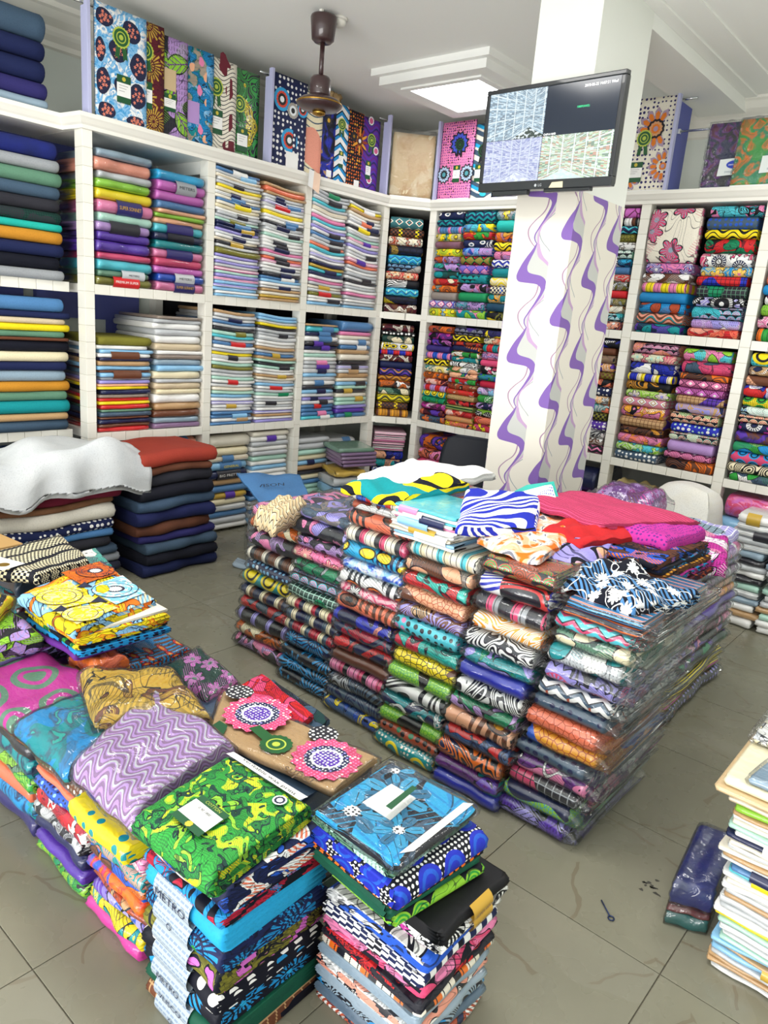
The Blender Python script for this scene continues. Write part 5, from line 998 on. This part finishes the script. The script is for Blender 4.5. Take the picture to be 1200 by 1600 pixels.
laid('bagged_cloth', 'bigdots magenta magenta sage magenta ~.7', [(.80, 2.42, .408), (.83, 2.07, .408), (1.15, 2.12, .408), (1.13, 2.50, .408)], .05, 'magenta bagged cloth with grey ovals at left edge', group=FT, bump=.008, droop=.02, seed=39, bag=1.04, k=.6)
laid('bagged_cloth', 'tie orange coral rust', [(1.15, 2.36, .43), (1.15, 2.20, .43), (1.30, 2.20, .43), (1.28, 2.36, .43)], .05, 'small orange knotted cloth in bag below the circles cloth', group=FT, bump=.01, droop=.015, seed=41, bag=1.08)
laid('bagged_cloth', 'eye azure red amber brown ~1.1', [(1.24, 2.50, .385), (1.30, 2.22, .385), (1.56, 2.20, .385), (1.58, 2.60, .385)], .035, 'azure cloth with red and amber peacock eyes, bagged', group=FT, bump=.004, seed=43, bag=1.04, k=1.1)
laid('bagged_cloth', 'flower forest orchid sage forest', [(1.40, 2.15, .385), (1.38, 1.86, .385), (1.55, 1.90, .385), (1.60, 2.20, .385)], .045, 'dark green cloth with orchid twigs, bagged behind mustard cloth', group=FT, bump=.006, droop=.015, seed=45, bag=1.1)
laid('bagged_cloth', 'blob red rose crimson', [(1.42, 1.86, .385), (1.44, 1.52, .385), (1.60, 1.56, .385), (1.66, 1.90, .385)], .022, 'red floral cloth peeking from under the brown filmed pack', group=FT, bump=.004, seed=47)
laid('bagged_cloth', 'leaf charcoal slate forest', [(1.50, 1.84, .355), (1.54, 1.50, .355), (1.66, 1.54, .355), (1.70, 1.88, .355)], .022, 'charcoal cloth lowest under the brown filmed pack', group=FT, bump=.004, seed=48)
bp = laid('bagged_cloth', 'plain tan sand', [(1.205, 1.62, .445), (1.285, 1.165, .45), (1.50, 1.19, .445), (1.43, 1.83, .42)], .024, 'flat tan cloth printed with purple and pink blooms, in film', group=FT, bump=.004, seed=49, bag=1.04)
def on_top(o, x, y, z, rings, mats, n=32, rz=0, name='printed_bloom', sx=1.0):
    d = disc(name, rings, mats, o, (x, y, z), (0, 0, rz), n); d.scale = (sx, 1, 1); return d
def speck(a, b): return cloth(f'dots {a} {b} {b}', 'wax', 3.5, False)
M_PV, M_PP, M_PN = cloth('dots violet white white', 'wax', 3), cloth('dots rose pink white', 'wax', 3), cloth('dots navy white lavender', 'wax', 3)
for x, y, s in ((1.385, 1.60, 1), (1.375, 1.28, .95)): on_top(bp, x, y, .4755, [(.042*s, 0), (.048*s, .1), (.068*s, .05), (.098*s, .14)], [M_PV, M_TAGW, M_PN, M_PP])
for x, y in ((1.46, 1.38), (1.43, 1.745)): on_top(bp, x, y, .474, [(.045, .05)], [cloth('dots charcoal white white', 'wax', 2.2)], 24)
on_top(bp, 1.315, 1.43, .4765, [(.012, 0), (.025, 0), (.03, 0), (.046, .1)], [M_LIME, M_GREEN, M_LIME, M_GREEN], name='rosette')
raw('ribbon_tail', [(1.335, 1.46, .4768), (1.30, 1.475, .4768), (1.31, 1.55, .4768), (1.345, 1.54, .4768)], [(0, 1, 2, 3)], [M_GREEN], bp); raw('price_card', [(1.225, 1.63, .4775), (1.225, 1.565, .4775), (1.27, 1.60, .4775), (1.27, 1.64, .4775)], [(0, 1, 2, 3)], [M_TAGG], bp)
words('super', .05, flat('print_tanbrown', '6a5540', .6), bp, (1.262, 1.27, .481), (0, 0, -PI/2+.15))
pile('printed_cloth', 'plain ivory *.5; blob yellow sky orange navy *1.6; blob ink yellow green *.9; dots azure navy ink; plain purple violet', 'R', 2.42, 1.10, .485, .60, .40, .36, where='stack beneath the circles cloth', noun='print cloth', cat='cloth', group='print cloths under the circles cloth', fin='wax', nx=14, ny=5, nz=7, corr=.01, amp=.008, jit=.02)
ci = laid('printed_cloth', 'blob yellow sky orange cream', [(1.08, 2.60, .602), (1.09, 2.19, .602), (1.46, 2.28, .602), (1.51, 2.78, .602)], .035, 'yellow, orange and pale blue cloth printed with ringed circles', group=FT, fin='wax', bump=.006, droop=.012, seed=51, corr=.012, k=.55)
M_OR, M_YE, M_SK = cloth('blob orange orange rust orange', 'wax', 1.5), cloth('tie yellow yellow cream mustard', 'wax', 3), cloth('tie sky white aqua white', 'wax', 3)
def patch(o, pts, z, mat, name='printed_patch'): return raw(name, [(a, b, z) for a, b in pts], [tuple(range(len(pts)))], [mat], o, uv=[(a, b) for a, b in pts])
patch(ci, [(1.12, 2.57), (1.11, 2.37), (1.27, 2.36), (1.28, 2.60)], .6395, M_YE); patch(ci, [(1.11, 2.35), (1.115, 2.215), (1.29, 2.26), (1.27, 2.34)], .6395, M_YE)
patch(ci, [(1.29, 2.50), (1.30, 2.29), (1.44, 2.33), (1.47, 2.54)], .6395, M_SK); patch(ci, [(1.30, 2.70), (1.30, 2.54), (1.47, 2.57), (1.48, 2.74)], .6395, M_OR)
for tx in ((1.26, 2.36), (1.29, 2.52), (1.12, 2.36)): patch(ci, [(tx[0]-.02, tx[1]), (tx[0]+.03, tx[1]-.035), (tx[0]+.03, tx[1]+.035)], .6402, M_NV)
for x, y, m, s in ((1.18, 2.47, M_YE, 1.1), (1.37, 2.42, M_SK, 1.15), (1.17, 2.28, M_YE, .95), (1.41, 2.64, M_OR, 1.0)): on_top(ci, x, y, .6425, [(.018*s, .3), (.03*s, 0), (.05*s, 0), (.053*s, 0), (.07*s, 0), (.072*s, .03)], [m if m is M_YE else M_TAGW, m if m is M_YE else M_NV, m, M_NV, m, M_NV], name='printed_circle')
laid('printed_cloth', 'leaf charcoal lilac lime lavender', [(.84, 2.78, .485), (.88, 2.40, .485), (1.10, 2.42, .485), (1.12, 2.82, .485)], .06, 'charcoal cloth with lilac and lime leaves below the circles cloth', group=FT, fin='wax', bump=.006, droop=.012, seed=53, corr=.012, k=.9)
ho = laid('printed_cloth', 'check cream ink ink', [(1.03, 3.03, .60), (1.22, 2.72, .60), (1.46, 2.77, .60), (1.54, 3.18, .60)], .05, 'cream and black houndstooth cloth behind the circles cloth', group=FT, fin='wax', bump=.006, droop=.015, seed=55, k=1.5, corr=.01)
raw('price_card', [(1.06, 2.96, .657), (1.12, 2.80, .657), (1.22, 2.83, .657), (1.17, 2.98, .657)], [(0, 1, 2, 3)], [M_TAGW], ho); on_top(ho, 1.15, 2.86, .6575, [(.022, 0)], [M_GOLDF], name='gold_seal')
laid('printed_cloth', 'blob turquoise white navy', [(1.40, 2.98, .57), (1.42, 2.74, .57), (1.56, 2.78, .57), (1.62, 3.02, .57)], .03, 'turquoise cloth with white selvedge behind the houndstooth', group=FT, fin='bag', seed=57)
laid('bagged_cloth', 'burst charcoal yellow amber ~.45', [(.84, 2.84, .562), (.90, 2.46, .555), (1.10, 2.66, .565), (1.02, 2.98, .565)], .05, 'yellow sunflower print in clear bag at left edge', group=FT, bump=.01, droop=.02, seed=59, bag=1.05, k=.6)
bx = tag(empty('cardboard_box', (1.16, 3.42, 0), .1), 'brown cardboard box behind the houndstooth cloth at left edge', 'box')
M_KR = m_paint('cardboard', 'c49a5c', .8, .08)
box('carton_body', (-.2, -.22, .001), (.2, .22, .60), M_KR, bx, .004); box('carton_flap', (-.2, -.22, .602), (.2, -.002, .607), M_KR, bx); box('carton_flap', (-.2, .002, .602), (.2, .22, .607), M_KR, bx)

# ---- banded stack (fold fronts to the left) with a green cloth on top
MT = dict(side='R', noun='print cloth', cat='cloth', fin='wax', amp=.006, jit=.008, nx=16, ny=5, nz=14, corr=.009, wj=.03, rf=.03)
M_BAND = ('hatched', )
def m_hatched():
    m, bs = start('band_hatched'); uv = node('ShaderNodeUVMap'); s = node('ShaderNodeSeparateXYZ'); put(s.inputs[0], uv.outputs[0]); x, y = V(s.outputs[0]), V(s.outputs[1])
    c = mixc((fract(y*130) < .4)*(fract(x*60+mth('FLOOR', y*130)*.37) < .8)*.75, 'a9b4bd', '6f86a6'); put(bs.inputs['Base Color'], c); bs.inputs['Roughness'].default_value = .5; return m
MATS[('flat', 'band_silver2')] = m_hatched(); COL['silver2'] = COL['silver']; NICE['silver2'] = 'silver'
pile('banded_cloth', 'blob navy white blue coral *1.3; blob crimson ink azure *.5; plain cyan azure *1.5 @silver2 ^navy <-.095,.045 "METRO"; spiky navy azure green *1.2 @silver2 ^navy <-.10,.04 "O"; blob olive orchid ink *1.0 @silver2 <-.095,.045; dots ink white azure ~.7 *1.1 @silver2 <-.09,.05; spiky ink azure cyan *1.1 @silver2 ^navy <-.095,.05 "METRO"; plain forest emerald *1.0 @silver2 ^navy <-.09,.05 "VLISCO"; grid brown tan ink *1.0 @silver2 ^navy <-.09,.05 "O"', c=1.20, front=.825, z0=.002, z1=.505, w=.31, d=.335, where='banded stack at the front', group='silver banded cloths at the front', **MT)
gr = laid('printed_cloth', 'blob green lime forest yellow', [(.79, 1.345, .507), (.80, 1.045, .507), (1.13, 1.08, .515), (1.11, 1.39, .515)], .055, 'bright green and yellow fern print on the banded stack', group=FT, fin='wax', droop=.02, seed=61, corr=.012, k=2.6, bump=.003, nz=10)
cd = raw('price_card', [(.845, 1.262, .5735), (.845, 1.155, .5735), (.94, 1.165, .5735), (.94, 1.27, .5735)], [(0, 1, 2, 3)], [M_TAGG], gr); cd['label'] = 'green and white price card'
raw('white_panel', [(.865, 1.262, .5742), (.865, 1.157, .5742), (.92, 1.165, .5742), (.92, 1.268, .5742)], [(0, 1, 2, 3)], [M_TAGW], cd); on_top(cd, .856, 1.205, .5743, [(.009, .15)], [flat('seal_yellow', 'c8b83a', .5)], 16, name='seal')
words('COTTON', .013, M_LIME, cd, (.93, 1.215, .5745), (0, 0, -PI/2)); words('0 90 1800', .011, M_INKF, cd, (.905, 1.215, .5748), (0, 0, -PI/2))
sv = raw('cloth_selvedge', [(1.085, 1.37, .574), (1.095, 1.10, .574), (1.125, 1.10, .568), (1.11, 1.37, .568)], [(0, 1, 2, 3)], [M_TAGW], gr); sv['label'] = 'white lettered selvedge edge'
words('veritable wax print', .014, M_INKF, sv, (1.103, 1.22, .5746), (0, 0, -PI/2), wide=.2); on_top(gr, 1.06, 1.13, .5748, [(.008, 0), (.013, .1), (.018, .0)], [M_TAGW, M_NV, M_TAGW], 20, name='round_stamp')

# ---- right front stack (fold fronts towards the camera's right)
RB = dict(side='L', noun='print cloth', cat='cloth', fin='wax', amp=.006, jit=.008, nx=16, ny=5, nz=12, corr=.009, wj=.03, group='cloths in the right front stack')
pile('printed_cloth', 'blob white blue white ~.5 *.8; check navy white ink ~.8 *1.0; blob pink ink rose ~.8 *1.0; blob red charcoal ink *.7', c=1.285, front=.705, z0=.205, z1=.345, w=.315, d=.32, where='lower part of right front stack', rf=.018, **RB)
pile('bagged_cloth', 'stripe ivory ink orange *.8; plain bluegrey slate; blob white salmon ink; plain bluegrey grey; swirl azure ink bluegrey *1.1; plain slate bluegrey; blob navy rust', c=1.285, front=.71, z0=.002, z1=.203, w=.315, d=.32, where='bottom of right front stack', rf=.016, **dict(RB, fin='bag', noun='bagged cloth'))
for i, (z, r, x0, x1, lab, sp) in enumerate(((.362, .017, 1.19, 1.47, 'black rolled cloth edge with gold label on right front stack', 'plain black'), )):
    pass
pile('rolled_cloth', 'plain black *1.2 @gold ^brown <-.03,.05 "SUPER WAX"; burst magenta white black *.8 @gold ^ink <-.03,.05 "100% COTTON"', c=1.315, front=.695, z0=.346, z1=.405, w=.29, d=.20, where='over the white cloth', noun='rolled cloth', **{k_: v_ for k_, v_ in RB.items() if k_ != 'noun'})
laid('printed_cloth', 'scale lime green lime', [(1.10, .785, .407), (1.40, .74, .407), (1.43, 1.02, .407), (1.12, 1.04, .407)], .028, 'lime cloth with black paisley medallions in right front stack', group=RB['group'], fin='wax', rf=.012, seed=63, corr=.006)
laid('printed_cloth', 'plain forest emerald', [(1.08, .79, .436), (1.39, .75, .436), (1.43, 1.02, .436), (1.10, 1.06, .436)], .032, 'dark forest-green cloth above the lime paisley cloth', group=RB['group'], fin='wax', rf=.014, seed=64, corr=.008)
laid('printed_cloth', 'dots ink orange amber ~1.3', [(1.085, .775, .469), (1.39, .745, .469), (1.42, 1.02, .469), (1.10, 1.06, .469)], .016, 'thin black cloth speckled orange above the forest-green cloth', group=RB['group'], fin='wax', rf=.007, seed=65, corr=.006)
bd = laid('printed_cloth', 'bigdots ink white royal blue ~.75', [(1.075, .765, .486), (1.40, .74, .486), (1.44, 1.02, .486), (1.10, 1.06, .486)], .046, 'navy cloth of white pearls and royal-blue discs', group=RB['group'], fin='wax', rf=.02, droop=.012, seed=66, corr=.008, k=1.15)
laid('printed_cloth', 'leaf mint sage mint forest', [(1.09, .80, .533), (1.38, .79, .533), (1.38, 1.05, .533), (1.10, 1.06, .533)], .018, 'pale mint leaf cloth under the blue flower bag', group=RB['group'], fin='wax', rf=.009, seed=67)
fb = laid('bagged_cloth', 'leaf ink cyan slate azure', [(1.095, .79, .552), (1.40, .785, .552), (1.385, 1.06, .552), (1.10, 1.05, .552)], .02, 'cyan flower print in a glossy bag atop right front stack', group=RB['group'], fin='wax', seed=68, k=.5, bag=1.06)
M_CY = flat('petal_cyan', '2f9fcc', .5); M_CYD = flat('petal_teal', '1c6f96', .5)
for x, y, sc in ((1.16, .985, 1.0), (1.285, .955, 1.05), (1.19, .865, .7), (1.36, 1.02, .6)):
    for q in range(8):
        a = q*PI/4+.3+x*9
        pts = [(x+sc*r*math.cos(a+t), y+sc*r*math.sin(a+t)) for r, t in ((.012, 0), (.05, -.36), (.08, -.2), (.088, 0), (.08, .2), (.05, .36))]
        if all(1.09 < p[0] < 1.40 and .79 < p[1] < 1.055 for p in pts):
            pt = raw('printed_petal', [(a_, b_, .5735+.0002*(q % 2)) for a_, b_ in pts], [(0, 1, 2, 3, 4, 5)], [M_CY if q % 2 else M_CYD], fb)
            raw('petal_vein', [(x+sc*.015*math.cos(a), y+sc*.015*math.sin(a), .5741), (x+sc*.075*math.cos(a-.02), y+sc*.075*math.sin(a-.02), .5741), (x+sc*.075*math.cos(a+.02), y+sc*.075*math.sin(a+.02), .5741)], [(0, 1, 2)], [M_INKF], pt)
    on_top(fb, x, y, .5743, [(.018*sc, .3)], [cloth('dots white ink ink', 'wax', 3)], 24, name='flower_centre')
raw('price_card', [(1.20, .99, .5748), (1.20, .90, .5748), (1.31, .91, .5748), (1.31, .99, .5748)], [(0, 1, 2, 3)], [M_TAGW], fb); raw('card_stripe', [(1.20, .918, .604), (1.20, .90, .604), (1.31, .91, .604), (1.31, .925, .604)], [(0, 1, 2, 3)], [M_TAGG], fb)
raw('cloth_selvedge', [(1.13, .815, .5748), (1.16, .797, .5748), (1.40, .80, .5748), (1.385, .82, .5748)], [(0, 1, 2, 3)], [M_TAGW], fb)

# ================================================================== right front: shirt stack, wrapped parcels, hook
RS = packs('w- i- y-*1.3 t- w- i- m- w- nw i- w- ik t- w- bn ay w- i- wd*1.2 wd t- wy*1.2 g- w- y- m- wk w-*1.3 mk s-*1.1 t-*.7 su*1.3 g- t- t- w-')
RS[2]['spec'] = 'plain lime'
pile('shirt_pack', RS, 'R', .155, 1.995, .002, .56, .33, .34, where='shirt stack at the right front', group='white shirt packs at the right front', lean=(.045, -.02), **dict(SHP, nx=12, amp=.007, corr=.003, nz=5))
laid('shirt_pack', 'plain sand tan', [(1.95, .40, .562), (1.95, .0, .562), (2.35, .0, .562), (2.35, .40, .562)], .014, 'sand coloured flat pack on top of the right front stack', 'shirt pack', 'packs topping the right front stack', fin='bag', seed=80, nz=3)
laid('shirt_pack', 'plain cream ivory', [(1.97, .385, .577), (1.97, .02, .577), (2.35, .02, .577), (2.35, .385, .577)], .024, 'cream pack above the sand coloured flat pack', 'shirt pack', 'packs topping the right front stack', fin='bag', seed=81, nz=4)
laid('shirt_pack', 'plain bluegrey steel', [(1.98, .33, .603), (1.98, .0, .603), (2.2, .0, .603), (2.2, .30, .603)], .018, 'blue-grey pack at the very top of right front stack', 'shirt pack', 'packs topping the right front stack', fin='bag', seed=82, nz=4, bag=1.05)
laid('shirt_pack', 'blob silver white cream', [(2.21, .38, .603), (2.21, .1, .603), (2.42, .1, .606), (2.42, .38, .606)], .03, 'clear bag with folded white shirt behind the blue-grey pack', 'shirt pack', 'packs topping the right front stack', fin='bag', seed=83, nz=4, bag=1.08)
for i, (z, h, sp, lb) in enumerate(((.077, .085, 'plain navy royal', 'navy-blue cloth parcel in shiny film beside right front stack'), (.056, .02, 'plain maroon brown', 'thin maroon parcel under the navy-blue parcel'), (.003, .052, 'plain forest teal', 'dark teal parcel on the floor under the maroon parcel'))):
    laid('wrapped_parcel', sp, [(2.06, .475, z), (2.11, .36, z), (2.46, .39, z), (2.42, .515, z)], h, lb, 'parcel', 'wrapped parcels by the right front stack', fin='bag', bump=.004, droop=.012, seed=85+i, bag=1.03, rf=.02, nx=14, ny=16, nz=8)
hk = empty('wire_hook'); tag(hk, 'tiny dark blue wire pin with a loop lying on the floor tiles', 'pin'); M_PIN = flat('pin_blue', '24345c', .4, .5)
tube('shaft', [(2.005, .650, .004), (1.985, .628, .004), (1.963, .603, .004)], .0022, M_PIN, hk, 6); tube('loop', [(1.963+.009*math.cos(t)-.006, .603+.009*math.sin(t)-.007, .004) for t in [2*PI*i/14+.8 for i in range(15)]], .0022, M_PIN, hk, 6)

vs_, fs = [], []
for i in range(14):
    a0, r0 = rng.uniform(0, 6.3), rng.uniform(.005, .05); cx, cy, st = 2.18+r0*math.cos(a0), .565+r0*math.sin(a0), len(vs_)
    for k in range(6): q = rng.uniform(.002, .008); vs_.append((cx+q*math.cos(k*PI/3), cy+q*1.4*math.sin(k*PI/3), .0006))
    fs.append(tuple(range(st, st+6)))
raw('scuff_mark', vs_, fs, [flat('scuff', '3c3a34', .8)], fl)['kind'] = 'stuff'
